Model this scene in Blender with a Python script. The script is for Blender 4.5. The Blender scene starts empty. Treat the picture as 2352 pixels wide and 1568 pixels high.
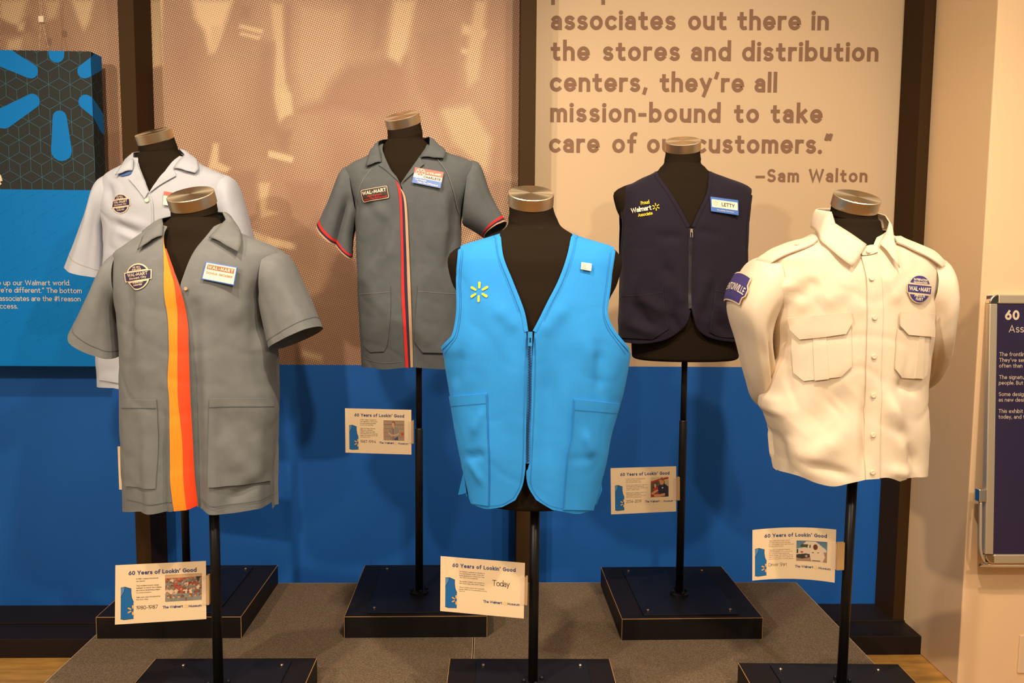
import bpy, math, random
import numpy as np
from mathutils import Vector, Matrix, noise
from mathutils.geometry import delaunay_2d_cdt, tessellate_polygon

C = bpy.context.scene.collection
SC = bpy.context.scene
W, H = 2352.0, 1568.0

# ---------------------------------------------------------------- camera
F, PITCH, YAW, ROLL, HC = 1894.5, 0.0911, 0.0252, 0.0082, 1.495
cy_, sy_ = math.cos(YAW), math.sin(YAW)
fwd = Vector((sy_ * math.cos(PITCH), cy_ * math.cos(PITCH), -math.sin(PITCH)))
r0_ = Vector((cy_, -sy_, 0))
u0_ = r0_.cross(fwd)
rgt = r0_ * math.cos(ROLL) + u0_ * math.sin(ROLL)
upv = -r0_ * math.sin(ROLL) + u0_ * math.cos(ROLL)
cam = bpy.data.cameras.new('camera')
cam.sensor_width = 36.0
cam.lens = F / W * 36.0
camo = bpy.data.objects.new('camera', cam)
C.objects.link(camo)
M4 = Matrix((rgt, upv, -fwd)).transposed().to_4x4()
M4.translation = (0, 0, HC)
camo.matrix_world = M4
SC.camera = camo

# ---------------------------------------------------------------- world, lights, exposure
SC.view_settings.view_transform = 'Standard'
SC.view_settings.look = 'None'
SC.view_settings.exposure = 0.0
SC.view_settings.gamma = 1.0
SC.view_settings.use_curve_mapping = False
wd = bpy.data.worlds.new('room')
SC.world = wd
wd.use_nodes = True
wn = wd.node_tree
wtc = wn.nodes.new('ShaderNodeTexCoord')
wmp = wn.nodes.new('ShaderNodeMapping')
wmp.inputs['Scale'].default_value = (2.4, 2.4, 0.5)
wn.links.new(wtc.outputs['Generated'], wmp.inputs['Vector'])
wnz = wn.nodes.new('ShaderNodeTexNoise')               # made-up bright and dark patches, added for the steel caps to reflect
wnz.inputs['Scale'].default_value = 1.7
wnz.inputs['Detail'].default_value = 2
wn.links.new(wmp.outputs['Vector'], wnz.inputs['Vector'])
wr = wn.nodes.new('ShaderNodeValToRGB')
wr.color_ramp.elements[0].position = 0.46
wr.color_ramp.elements[1].position = 0.68
wr.color_ramp.elements[0].color = (0.055, 0.044, 0.032, 1)
wr.color_ramp.elements[1].color = (1.9, 1.55, 1.12, 1)
wn.links.new(wnz.outputs['Fac'], wr.inputs['Fac'])
wn.links.new(wr.outputs['Color'], wn.nodes['Background'].inputs[0])
wn.nodes['Background'].inputs[1].default_value = 0.55


def spot(name, loc, target, power, size=0.05, angle=75, blend=0.6, col=(1.0, 0.80, 0.60)):
    l = bpy.data.lights.new(name, 'SPOT')
    l.energy = power
    l.color = col
    l.shadow_soft_size = size
    l.spot_size = math.radians(angle)
    l.spot_blend = blend
    o = bpy.data.objects.new(name, l)
    C.objects.link(o)
    o.location = loc
    o.rotation_euler = (Vector(target) - Vector(loc)).to_track_quat('-Z', 'Y').to_euler()
    return o


spot('track_spot', (-2.3, -0.9, 3.0), (0.5, 2.8, 1.1), 320, 0.06, 80)
spot('track_spot', (1.5, -0.9, 3.0), (-0.4, 2.8, 1.1), 160, 0.06, 80)
spot('track_spot', (-0.9, 0.9, 3.3), (-0.9, 2.9, 0.6), 190, 0.05, 88)
spot('track_spot', (0.5, 0.9, 3.3), (0.4, 2.9, 0.6), 190, 0.05, 88)
spot('track_spot', (1.7, 0.6, 3.3), (1.6, 2.8, 1.2), 75, 0.05, 85)
al = bpy.data.lights.new('soft_fill', 'AREA')  # added soft fill from above, not a lamp of the hall
al.shape = 'RECTANGLE'
al.size, al.size_y = 3.5, 2.0
al.energy = 22
al.color = (1.0, 0.82, 0.62)
alo = bpy.data.objects.new('soft_fill', al)
C.objects.link(alo)
alo.location = (0, -1.0, 3.4)
alo.rotation_euler = (math.radians(35), 0, 0)


# ---------------------------------------------------------------- pixel rays to places in the room
def ray(px, py):
    return fwd * F + rgt * (px - W / 2) - upv * (py - H / 2)


O_ = Vector((0, 0, HC))


def onY(px, py, Y):
    d = ray(px, py)
    return O_ + d * (Y / d.y)


def onZ(px, py, Z):
    d = ray(px, py)
    return O_ + d * ((Z - HC) / d.z)


def onX(px, py, X):
    d = ray(px, py)
    return O_ + d * (X / d.x)


def onP(px, py, p0, n):
    d = ray(px, py)
    return O_ + d * ((p0 - O_).dot(n) / d.dot(n))


# ---------------------------------------------------------------- materials
def srgb(r, g, b):
    f = lambda c: (c / 255 / 12.92) if c / 255 <= 0.04045 else ((c / 255 + 0.055) / 1.055) ** 2.4
    return (f(r), f(g), f(b), 1)


MATS = {}


def mat(name, col, rough=0.7, metal=0.0, var=0.0, vscale=8.0, bump=0.0, bscale=400.0, sheen=0.0, spec=0.5,
        alpha=1.0, aniso=0.0, stretch=None, coat=0.0):
    m = bpy.data.materials.new(name)
    m.use_nodes = True
    nt = m.node_tree
    b = nt.nodes['Principled BSDF']
    b.inputs['Base Color'].default_value = col
    b.inputs['Roughness'].default_value = rough
    b.inputs['Metallic'].default_value = metal
    b.inputs['Specular IOR Level'].default_value = spec
    b.inputs['Sheen Weight'].default_value = sheen
    b.inputs['Sheen Roughness'].default_value = 0.5
    b.inputs['Alpha'].default_value = alpha
    b.inputs['Coat Weight'].default_value = coat
    b.inputs['Coat Roughness'].default_value = 0.08
    tc = nt.nodes.new('ShaderNodeTexCoord')
    vec = tc.outputs['Object']
    if stretch:
        mp = nt.nodes.new('ShaderNodeMapping')
        mp.inputs['Scale'].default_value = stretch
        nt.links.new(vec, mp.inputs['Vector'])
        vec = mp.outputs['Vector']
    n = nt.nodes.new('ShaderNodeTexNoise')
    n.inputs['Scale'].default_value = vscale
    n.inputs['Detail'].default_value = 6
    nt.links.new(vec, n.inputs['Vector'])
    if var > 0:
        cr = nt.nodes.new('ShaderNodeValToRGB')
        cr.color_ramp.elements[0].position = 0.3
        cr.color_ramp.elements[1].position = 0.7
        cr.color_ramp.elements[0].color = [c * (1 - var) for c in col[:3]] + [1]
        cr.color_ramp.elements[1].color = [min(1, c * (1 + var)) for c in col[:3]] + [1]
        nt.links.new(n.outputs['Fac'], cr.inputs['Fac'])
        nt.links.new(cr.outputs['Color'], b.inputs['Base Color'])
    if bump > 0:
        n2 = nt.nodes.new('ShaderNodeTexNoise')
        n2.inputs['Scale'].default_value = bscale
        n2.inputs['Detail'].default_value = 3
        nt.links.new(vec, n2.inputs['Vector'])
        bp = nt.nodes.new('ShaderNodeBump')
        bp.inputs['Strength'].default_value = bump
        bp.inputs['Distance'].default_value = 0.002
        nt.links.new(n2.outputs['Fac'], bp.inputs['Height'])
        nt.links.new(bp.outputs['Normal'], b.inputs['Normal'])
    if aniso:
        b.inputs['Anisotropic'].default_value = aniso
        tg = nt.nodes.new('ShaderNodeTangent')
        tg.direction_type = 'RADIAL'
        tg.axis = 'Z'
        nt.links.new(tg.outputs['Tangent'], b.inputs['Tangent'])
    MATS[name] = m
    return m


mat('bronze_paint', (0.040, 0.020, 0.006, 1), 0.65, spec=0.1, bump=0.05, bscale=900)
mat('shaded_bronze', (0.016, 0.011, 0.009, 1), 0.55, spec=0.15)  # post bronze darkened for the sill: weaker light down there put into the colour
mat('blue_wall', (0.014, 0.108, 0.42, 1), 0.55, var=0.06, vscale=3, spec=0.15, bump=0.05, bscale=700)
mat('cream_vinyl', (0.54, 0.39, 0.235, 1), 0.65, bump=0.04, bscale=600)
mat('brown_ink', (0.215, 0.118, 0.070, 1), 0.7, spec=0.2)
mat('plaster', (0.84, 0.59, 0.34, 1), 0.75, var=0.03, vscale=2, bump=0.08, bscale=250)
mat('floor_wood', (0.50, 0.26, 0.06, 1), 0.4, var=0.3, vscale=6, bump=0.1, bscale=60, stretch=(1, 7, 1))
mat('carpet', (0.135, 0.092, 0.052, 1), 0.95, var=0.5, vscale=230, bump=0.5, bscale=600, sheen=0.1, spec=0.1)
mat('pale_trim', (0.5, 0.36, 0.22, 1), 0.5)
mat('black_laminate', (0.009, 0.007, 0.007, 1), 0.5, var=0.1, vscale=20, spec=0.2)
mat('black_plate', (0.007, 0.007, 0.010, 1), 0.42, spec=0.25)
mat('raw_edge', (0.42, 0.22, 0.07, 1), 0.6)
mat('black_pole', (0.008, 0.006, 0.005, 1), 0.4, spec=0.35)
mat('screw_steel', (0.42, 0.34, 0.26, 1), 0.35, metal=1)
mat('torso_cloth', (0.017, 0.011, 0.006, 1), 0.95, bump=0.25, bscale=900, spec=0.08)
mat('brushed_steel', (0.84, 0.68, 0.46, 1), 0.33, metal=1, aniso=0.8)
mat('chrome', (0.8, 0.72, 0.6, 1), 0.12, metal=1)
mat('satin_aluminium', (0.78, 0.66, 0.48, 1), 0.4, metal=0.7)
FAB = dict(bump=0.22, bscale=1100, sheen=0.03, spec=0.12)
mat('grey_twill', (0.160, 0.168, 0.165, 1), 0.9, var=0.06, vscale=40, **FAB)
mat('slate_twill', (0.094, 0.104, 0.108, 1), 0.9, var=0.06, vscale=40, **FAB)
mat('pale_blue_cotton', (0.43, 0.45, 0.50, 1), 0.9, var=0.03, vscale=30, **FAB)
mat('pale_blue_seam', (0.36, 0.33, 0.31, 1), 0.9)
mat('blue_inside', (0.05, 0.11, 0.30, 1), 0.9)
mat('bright_blue_cloth', (0.030, 0.275, 0.70, 1), 0.75, var=0.04, vscale=12, **FAB)
mat('bright_blue_stitch', (0.012, 0.17, 0.48, 1), 0.8)
mat('navy_mesh', (0.014, 0.0095, 0.019, 1), 0.8, bump=0.4, bscale=700, sheen=0.06, spec=0.15)
mat('navy_stitch', (0.008, 0.007, 0.014, 1), 0.85)
mat('white_cotton', (0.75, 0.615, 0.45, 1), 0.9, var=0.02, vscale=30, **FAB)
mat('white_button', (0.80, 0.64, 0.46, 1), 0.3)
mat('amber_ribbon', (0.95, 0.255, 0.006, 1), 0.7, bump=0.1, bscale=900)
mat('burnt_ribbon', (0.90, 0.06, 0.006, 1), 0.7, bump=0.1, bscale=900)
mat('red_tape', (0.62, 0.012, 0.010, 1), 0.75)
mat('navy_tape', (0.016, 0.010, 0.035, 1), 0.8)
mat('tan_tape', (0.48, 0.30, 0.17, 1), 0.8)
mat('patch_navy', (0.022, 0.014, 0.055, 1), 0.85, bump=0.2, bscale=900)
mat('fleet_navy', (0.045, 0.030, 0.16, 1), 0.85, bump=0.2, bscale=900)
mat('patch_cream', (0.72, 0.54, 0.36, 1), 0.85)
mat('thread_yellow', (0.95, 0.60, 0.015, 1), 0.7)
mat('thread_white', (0.85, 0.72, 0.52, 1), 0.7)
mat('thread_red', (0.62, 0.02, 0.012, 1), 0.7)
mat('zip_dark', (0.008, 0.030, 0.09, 1), 0.5)
mat('zip_blue', (0.03, 0.26, 0.60, 1), 0.35)
mat('zip_black', (0.010, 0.008, 0.012, 1), 0.5)
mat('card_stock', (0.80, 0.60, 0.37, 1), 0.55)
mat('badge_white', (0.86, 0.72, 0.52, 1), 0.4)
mat('badge_blue', (0.045, 0.14, 0.46, 1), 0.4)
mat('badge_red', (0.72, 0.075, 0.035, 1), 0.4)
mat('badge_brown', (0.33, 0.13, 0.07, 1), 0.5)
mat('ink_navy', (0.025, 0.05, 0.17, 1), 0.6)
mat('ink_black', (0.035, 0.022, 0.018, 1), 0.6)
mat('ink_brown', (0.26, 0.15, 0.075, 1), 0.6)
mat('ink_orange', (0.95, 0.40, 0.03, 1), 0.6)
mat('ink_pale_yellow', (0.85, 0.50, 0.10, 1), 0.6)
mat('print_blue', (0.008, 0.12, 0.35, 1), 0.55)
mat('print_pale_blue', (0.09, 0.22, 0.42, 1), 0.55)
mat('print_dark', (0.012, 0.03, 0.08, 1), 0.6)
mat('panel_grey', (0.024, 0.028, 0.027, 1), 0.6, spec=0.15)
mat('panel_line', (0.022, 0.14, 0.20, 1), 0.6)
mat('panel_blue', (0.0, 0.165, 0.50, 1), 0.55, spec=0.15, bump=0.03, bscale=500)
mat('panel_blue_line', (0.0, 0.20, 0.54, 1), 0.55, spec=0.15)
mat('panel_cream', (0.72, 0.58, 0.42, 1), 0.6)
mat('sign_face', (0.032, 0.022, 0.062, 1), 0.3, spec=0.5, coat=0.25)
mat('clear_plastic', (0.9, 0.72, 0.55, 1), 0.1, alpha=0.28)
mat('holder_tan', (0.52, 0.31, 0.12, 1), 0.35, spec=0.6)
mat('switch_plastic', (0.78, 0.58, 0.38, 1), 0.4)
mat('steel_wire', (0.62, 0.45, 0.28, 1), 0.4, metal=0.6)


def color_attr_mat(name, attr, rough=0.45):
    m = bpy.data.materials.new(name)
    m.use_nodes = True
    nt = m.node_tree
    a = nt.nodes.new('ShaderNodeAttribute')
    a.attribute_name = attr
    b = nt.nodes['Principled BSDF']
    b.inputs['Roughness'].default_value = rough
    nt.links.new(a.outputs['Color'], b.inputs['Base Color'])
    MATS[name] = m


color_attr_mat('photo_print', 'print')


def halftone_mat():
    m = bpy.data.materials.new('halftone_print')
    m.use_nodes = True
    nt = m.node_tree
    N = nt.nodes.new
    L = nt.links.new
    b = nt.nodes['Principled BSDF']
    b.inputs['Roughness'].default_value = 0.6
    tc = N('ShaderNodeTexCoord')
    sx = N('ShaderNodeSeparateXYZ')
    L(tc.outputs['Object'], sx.inputs[0])
    PITCHD = 0.0080
    ang = math.radians(-20)

    def lin(a, bb):
        p = N('ShaderNodeMath'); p.operation = 'MULTIPLY'; p.inputs[1].default_value = a * 2 * math.pi / PITCHD
        q = N('ShaderNodeMath'); q.operation = 'MULTIPLY'; q.inputs[1].default_value = bb * 2 * math.pi / PITCHD
        L(sx.outputs['X'], p.inputs[0]); L(sx.outputs['Z'], q.inputs[0])
        s = N('ShaderNodeMath'); s.operation = 'ADD'
        L(p.outputs[0], s.inputs[0]); L(q.outputs[0], s.inputs[1])
        c = N('ShaderNodeMath'); c.operation = 'COSINE'
        L(s.outputs[0], c.inputs[0])
        return c
    c1 = lin(math.cos(ang), math.sin(ang))
    c2 = lin(-math.sin(ang), math.cos(ang))
    s = N('ShaderNodeMath'); s.operation = 'ADD'
    L(c1.outputs[0], s.inputs[0]); L(c2.outputs[0], s.inputs[1])
    s2 = N('ShaderNodeMath'); s2.operation = 'MULTIPLY_ADD'
    s2.inputs[1].default_value = 0.25; s2.inputs[2].default_value = 0.5
    L(s.outputs[0], s2.inputs[0])
    at = N('ShaderNodeAttribute'); at.attribute_name = 'tone'
    ad = N('ShaderNodeMath'); ad.operation = 'ADD'
    L(s2.outputs[0], ad.inputs[0]); L(at.outputs['Fac'], ad.inputs[1])
    mr = N('ShaderNodeMapRange')
    mr.inputs['From Min'].default_value = 0.92; mr.inputs['From Max'].default_value = 1.08
    L(ad.outputs[0], mr.inputs['Value'])
    mx = N('ShaderNodeMix'); mx.data_type = 'RGBA'
    mx.inputs[6].default_value = (0.255, 0.128, 0.074, 1)
    mx.inputs[7].default_value = (0.64, 0.45, 0.255, 1)
    L(mr.outputs[0], mx.inputs[0])
    L(mx.outputs[2], b.inputs['Base Color'])
    MATS['halftone_print'] = m


halftone_mat()


# ---------------------------------------------------------------- object helpers
def root_loc(o):
    v = Vector((0, 0, 0))
    while o is not None:
        v = v + o.location
        o = o.parent
    return v


def make(name, verts, faces, material, parent=None, smooth=False, base=None, thick=0.0, label=None):
    """link verts/faces (world coordinates) as one mesh object"""
    if parent is not None:
        off = root_loc(parent)
    elif base is not None:
        off = Vector(base)
    else:
        xs = [v[0] for v in verts]; ys = [v[1] for v in verts]; zs = [v[2] for v in verts]
        off = Vector(((min(xs) + max(xs)) / 2, (min(ys) + max(ys)) / 2, min(zs)))
    me = bpy.data.meshes.new(name)
    me.from_pydata([(v[0] - off[0], v[1] - off[1], v[2] - off[2]) for v in verts], [], faces)
    me.materials.append(MATS[material])
    if smooth:
        me.polygons.foreach_set('use_smooth', [True] * len(me.polygons))
    me.update()
    o = bpy.data.objects.new(name, me)
    C.objects.link(o)
    if parent is not None:
        o.parent = parent
    else:
        o.location = off
    if thick:
        sm = o.modifiers.new('thickness', 'SOLIDIFY')
        sm.thickness = thick
        sm.offset = -1
        es = o.modifiers.new('crisp_edge', 'EDGE_SPLIT')
        es.split_angle = math.radians(55)
    if label:
        o['label'] = label
    return o


def thing(name, loc, label, cat, group=None):
    o = bpy.data.objects.new(name, None)
    o.empty_display_size = 0.05
    C.objects.link(o)
    o.location = loc
    tag(o, label, cat, group)
    return o


def tag(o, label, cat, group=None):
    o['label'] = label
    o['category'] = cat
    if group:
        o['group'] = group
    return o


class MB:
    def __init__(s):
        s.v = []; s.f = []

    def add(s, vs, fs):
        n = len(s.v)
        s.v += [Vector(v) for v in vs]
        s.f += [tuple(i + n for i in f) for f in fs]
        return s

    def box(s, a, b, rot=0.0, piv=None):
        x0, y0, z0 = a; x1, y1, z1 = b
        vs = [Vector(p) for p in ((x0, y0, z0), (x1, y0, z0), (x1, y1, z0), (x0, y1, z0),
                                  (x0, y0, z1), (x1, y0, z1), (x1, y1, z1), (x0, y1, z1))]
        if rot:
            R = Matrix.Rotation(rot, 3, 'Z')
            pv = Vector(piv)
            vs = [R @ (v - pv) + pv for v in vs]
        return s.add(vs, [(0, 3, 2, 1), (4, 5, 6, 7), (0, 1, 5, 4), (1, 2, 6, 5), (2, 3, 7, 6), (3, 0, 4, 7)])

    def tube(s, pts, r, n=16, cap=True):
        pts = [Vector(p) for p in pts]
        rings = []
        prev = None
        for i, p in enumerate(pts):
            t = (pts[min(i + 1, len(pts) - 1)] - pts[max(i - 1, 0)]).normalized()
            if prev is None:
                a = t.orthogonal().normalized()
            else:
                a = (prev - t * prev.dot(t)).normalized()
            prev = a
            b = t.cross(a)
            rr = r[i] if isinstance(r, (list, tuple)) else r
            rings.append([p + a * (rr * math.cos(2 * math.pi * k / n)) + b * (rr * math.sin(2 * math.pi * k / n)) for k in range(n)])
        vs = [v for rg in rings for v in rg]
        fs = []
        for i in range(len(pts) - 1):
            for k in range(n):
                k2 = (k + 1) % n
                fs.append((i * n + k, i * n + k2, (i + 1) * n + k2, (i + 1) * n + k))
        if cap:
            fs.append(tuple(range(n - 1, -1, -1)))
            fs.append(tuple((len(pts) - 1) * n + k for k in range(n)))
        return s.add(vs, fs)

    def build(s, name, material, parent=None, smooth=False, bevel=0.0, label=None, base=None, thick=0.0):
        o = make(name, s.v, s.f, material, parent, smooth, base, thick, label)
        if bevel:
            bm = o.modifiers.new('bevel', 'BEVEL')
            bm.width = bevel; bm.segments = 2; bm.limit_method = 'ANGLE'
        return o


def poly_fill(pts2, fn):
    """filled polygon (2-D, any shape) mapped to 3-D"""
    tris = tessellate_polygon([[Vector((p[0], p[1], 0)) for p in pts2]])
    vs = [fn(p[0], p[1]) for p in pts2]
    fs = []
    for t in tris:
        a, b, c = (pts2[i] for i in t)
        if (b[0] - a[0]) * (c[1] - a[1]) - (b[1] - a[1]) * (c[0] - a[0]) < 0:
            t = (t[0], t[2], t[1])
        fs.append(tuple(t))
    return vs, fs


def crom(pts, step, closed=False, corner=35):
    """resample a 2-D/3-D polyline as a Catmull-Rom curve, keeping sharp corners"""
    P = [Vector(p) for p in pts]
    n = len(P)
    segs = n if closed else n - 1
    out = []

    def sharp(i):
        if not closed and (i == 0 or i == n - 1):
            return True
        a = P[i] - P[i - 1]; b = P[(i + 1) % n] - P[i]
        if a.length < 1e-9 or b.length < 1e-9:
            return True
        return math.degrees(a.angle(b)) > corner
    for i in range(segs):
        p1, p2 = P[i], P[(i + 1) % n]
        p0 = p1 - (p2 - p1) if sharp(i) else P[i - 1]
        p3 = p2 + (p2 - p1) if sharp((i + 1) % n) else P[(i + 2) % n]
        L = (p2 - p1).length
        k = max(1, int(round(L / step)))
        for j in range(k):
            t = j / k
            out.append(0.5 * ((2 * p1) + (p2 - p0) * t + (2 * p0 - 5 * p1 + 4 * p2 - p3) * t * t + (3 * p1 - 3 * p2 + p3 - p0) * t ** 3))
    if not closed:
        out.append(P[-1].copy())
    return out


def resample(P, n):
    P = [Vector(p) for p in P]
    d = [0]
    for a, b in zip(P, P[1:]):
        d.append(d[-1] + (b - a).length)
    out = []
    j = 0
    for i in range(n):
        t = d[-1] * i / (n - 1)
        while j < len(P) - 2 and d[j + 1] < t:
            j += 1
        k = (t - d[j]) / max(1e-9, d[j + 1] - d[j])
        out.append(P[j].lerp(P[j + 1], k))
    return out


# ---------------------------------------------------------------- stroke lettering
def A(cx, cy, rx, ry, a0, a1):
    return ('a', cx, cy, rx, ry, a0, a1)


X_ = .47
GL = {}


def g(ch, wd_, *st):
    GL[ch] = (wd_, st)


ro = (.21, .235)
ARCH = lambda x, r: [A(x + r, .29, r, .18, 180, 0), (x + 2 * r, 0)]
g('a', .34, [A(.17, .315, .16, .155, 150, 0), (.33, 0)], [A(.165, .135, .165, .135, 0, 360)])
g('b', .41, [(0, .76), (0, 0)], [A(.205, .235, .205, .235, 0, 360)])
g('c', .37, [A(.21, .235, .21, .235, 48, 312)])
g('d', .41, [(.41, .76), (.41, 0)], [A(.205, .235, .205, .235, 0, 360)])
g('e', .41, [A(.205, .235, .205, .235, 0, 318)], [(.07, .225), (.35, .225)])
g('f', .25, [A(.25, .61, .14, .16, 75, 180), (.11, 0)], [(0, .44), (.24, .44)])
g('g', .41, [A(.205, .235, .205, .235, 0, 360)], [(.41, .47), (.41, -.03), A(.215, -.03, .195, .19, 0, -140)])
g('h', .36, [(0, .76), (0, 0)], [(0, .27)] + ARCH(0, .18))
g('i', 0, [(0, .47), (0, 0)], [('dot', 0, .68)])
g('j', .1, [(.1, .47), (.1, -.1), A(.0, -.1, .1, .12, 0, -80)], [('dot', .1, .68)])
g('k', .34, [(0, .76), (0, 0)], [(.31, .47), (.02, .2)], [(.12, .28), (.34, 0)])
g('l', 0, [(0, .76), (0, 0)])
g('m', .60, [(0, .47), (0, 0)], [(0, .27)] + [A(.15, .31, .15, .16, 180, 0), (.30, 0)], [(.3, .27), A(.45, .31, .15, .16, 180, 0), (.60, 0)])
g('n', .36, [(0, .47), (0, 0)], [(0, .27)] + ARCH(0, .18))
g('o', .42, [A(.21, .235, .21, .235, 0, 360)])
g('p', .41, [(0, .47), (0, -.22)], [A(.205, .235, .205, .235, 0, 360)])
g('q', .41, [(.41, .47), (.41, -.22)], [A(.205, .235, .205, .235, 0, 360)])
g('r', .22, [(0, .47), (0, 0)], [(0, .25), A(.19, .28, .19, .19, 180, 78)])
g('s', .31, [A(.158, .354, .142, .117, 38, 270), A(.158, .1185, .155, .1185, 90, -142)])
g('t', .28, [(.11, .63), (.11, .13), A(.23, .13, .12, .13, 180, 290)], [(0, .44), (.26, .44)])
g('u', .36, [(0, .47), (0, .18), A(.18, .18, .18, .18, 180, 360)], [(.36, .47), (.36, 0)])
g('v', .38, [(0, .47), (.19, .02), (.38, .47)])
g('w', .60, [(0, .47), (.15, .02), (.30, .45), (.45, .02), (.60, .47)])
g('x', .36, [(0, .47), (.36, 0)], [(.36, .47), (0, 0)])
g('y', .38, [(0, .47), (.2, .04)], [(.38, .47), (.11, -.22)])
g('z', .33, [(0, .47), (.32, .47), (0, 0), (.33, 0)])
g('A', .56, [(0, 0), (.28, .68), (.56, 0)], [(.1, .2), (.46, .2)])
g('B', .40, [(0, 0), (0, .7), (.2, .7), A(.2, .53, .17, .17, 90, -90), (0, .36)], [(.2, .36), A(.21, .18, .19, .18, 90, -90), (0, 0)])
g('C', .52, [A(.33, .35, .33, .35, 48, 312)])
g('D', .52, [(0, 0), (0, .7), (.18, .7), A(.18, .35, .34, .35, 90, -90), (0, 0)])
g('E', .36, [(.36, .7), (0, .7), (0, 0), (.37, 0)], [(0, .36), (.32, .36)])
g('F', .35, [(.36, .7), (0, .7), (0, 0)], [(0, .36), (.31, .36)])
g('G', .60, [A(.33, .35, .33, .35, 50, 350), (.64, .33), (.36, .33)])
g('H', .50, [(0, .7), (0, 0)], [(.5, .7), (.5, 0)], [(0, .36), (.5, .36)])
g('I', 0, [(0, .7), (0, 0)])
g('J', .28, [(.28, .7), (.28, .15), A(.13, .15, .15, .15, 0, -160)])
g('K', .45, [(0, .7), (0, 0)], [(.42, .7), (.02, .3)], [(.15, .42), (.45, 0)])
g('L', .35, [(0, .7), (0, 0), (.36, 0)])
g('M', .64, [(0, 0), (.06, .7), (.32, .12), (.58, .7), (.64, 0)])
g('N', .52, [(0, 0), (0, .7), (.52, 0), (.52, .7)])
g('O', .66, [A(.33, .35, .33, .35, 0, 360)])
g('P', .38, [(0, 0), (0, .7), (.19, .7), A(.19, .51, .19, .19, 90, -90), (0, .32)])
g('Q', .66, [A(.33, .35, .33, .35, 0, 360)], [(.42, .16), (.64, -.06)])
g('R', .42, [(0, 0), (0, .7), (.19, .7), A(.19, .51, .19, .19, 90, -90), (0, .32)], [(.2, .32), (.42, 0)])
g('S', .42, [A(.212, .525, .19, .175, 38, 270), A(.212, .175, .208, .175, 90, -142)])
g('T', .50, [(0, .7), (.5, .7)], [(.25, .7), (.25, 0)])
g('U', .50, [(0, .7), (0, .25), A(.25, .25, .25, .25, 180, 360), (.5, .7)])
g('V', .54, [(0, .7), (.27, .02), (.54, .7)])
g('W', .84, [(0, .7), (.2, .02), (.42, .66), (.64, .02), (.84, .7)])
g('X', .48, [(0, .7), (.48, 0)], [(.48, .7), (0, 0)])
g('Y', .50, [(0, .7), (.25, .3), (.5, .7)], [(.25, .3), (.25, 0)])
g('Z', .46, [(0, .7), (.45, .7), (0, 0), (.46, 0)])
g('0', .44, [A(.22, .35, .22, .35, 0, 360)])
g('1', .14, [(0, .58), (.14, .7), (.14, 0)])
g('2', .38, [A(.19, .51, .18, .19, 165, -30), (0, 0), (.39, 0)])
g('3', .38, [A(.17, .53, .17, .17, 140, -90), A(.17, .18, .2, .18, 90, -140)])
g('4', .44, [(.33, 0), (.33, .7), (0, .2), (.45, .2)])
g('5', .38, [(.36, .7), (.06, .7), (.03, .4), A(.17, .22, .21, .22, 120, -140)])
g('6', .42, [(.30, .7), (.06, .36)], [A(.21, .22, .21, .22, 0, 360)])
g('7', .40, [(0, .7), (.40, .7), (.1, 0)])
g('8', .40, [A(.2, .53, .165, .17, 0, 360)], [A(.2, .18, .2, .18, 0, 360)])
g('9', .42, [(.12, 0), (.36, .34)], [A(.21, .48, .21, .22, 0, 360)])
g('.', 0, [('dot', 0, .0)])
g(',', .06, [(.06, .04), (.01, -.12)])
g('’', .06, [(.06, .74), (.01, .58)])
g('‘', .06, [(.0, .58), (.05, .74)])
g('”', .20, [(.06, .74), (.01, .58)], [(.22, .74), (.17, .58)])
g('“', .20, [(.0, .58), (.05, .74)], [(.16, .58), (.21, .74)])
g('-', .2, [(0, .26), (.2, .26)])
g('—', .46, [(0, .26), (.46, .26)])
g('#', .4, [(.1, 0), (.18, .7)], [(.28, 0), (.36, .7)], [(0, .24), (.42, .24)], [(.04, .46), (.46, .46)])
g('*', .44, [('star', .22, .35, .27)])
g(' ', .12)


def text_strokes(txt, w, track=0.0, seg=10):
    """list of (polyline, closed) in glyph units and the total width"""
    x = w / 2
    out = []
    for i, ch in enumerate(txt):
        gw, st = GL.get(ch, GL['-'])
        for s in st:
            pts = []
            for e in s:
                if e[0] == 'a':
                    _, cx, cy, rx, ry, a0, a1 = e
                    k = max(3, int(seg * abs(a1 - a0) / 180))
                    for j in range(k + 1):
                        t = math.radians(a0 + (a1 - a0) * j / k)
                        pts.append((x + cx + rx * math.cos(t), cy + ry * math.sin(t)))
                elif e[0] == 'star':
                    for q in range(5):
                        a0, a1 = math.radians(90 + 72 * q), math.radians(54 + 72 * q)
                        a2 = math.radians(126 + 72 * q)
                        c_ = (x + e[1], e[2])
                        out.append(([c_] + [(c_[0] + rr * math.cos(t), c_[1] + rr * math.sin(t)) for t, rr in ((a1, e[3] * .4), (a0, e[3]), (a2, e[3] * .4))], 'dot'))
                elif e[0] == 'dot':
                    r = w * .62
                    pts = [(x + e[1] + r * math.cos(2 * math.pi * j / 10), e[2] + r * math.sin(2 * math.pi * j / 10)) for j in range(10)]
                    out.append((pts, 'dot'))
                    pts = []
                else:
                    pts.append((x + e[0], e[1]))
            if len(pts) > 1:
                q = [pts[0]]
                for p in pts[1:]:
                    if math.hypot(p[0] - q[-1][0], p[1] - q[-1][1]) > .012:
                        q.append(p)
                cl = math.hypot(q[0][0] - pts[-1][0], q[0][1] - pts[-1][1]) < 1e-4 and len(q) > 4
                if cl and math.hypot(q[0][0] - q[-1][0], q[0][1] - q[-1][1]) < .012:
                    q = q[:-1]
                out.append((q, cl))
        x += gw + w + .085 + track
    return out, x - w / 2 - .085 - track


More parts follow.
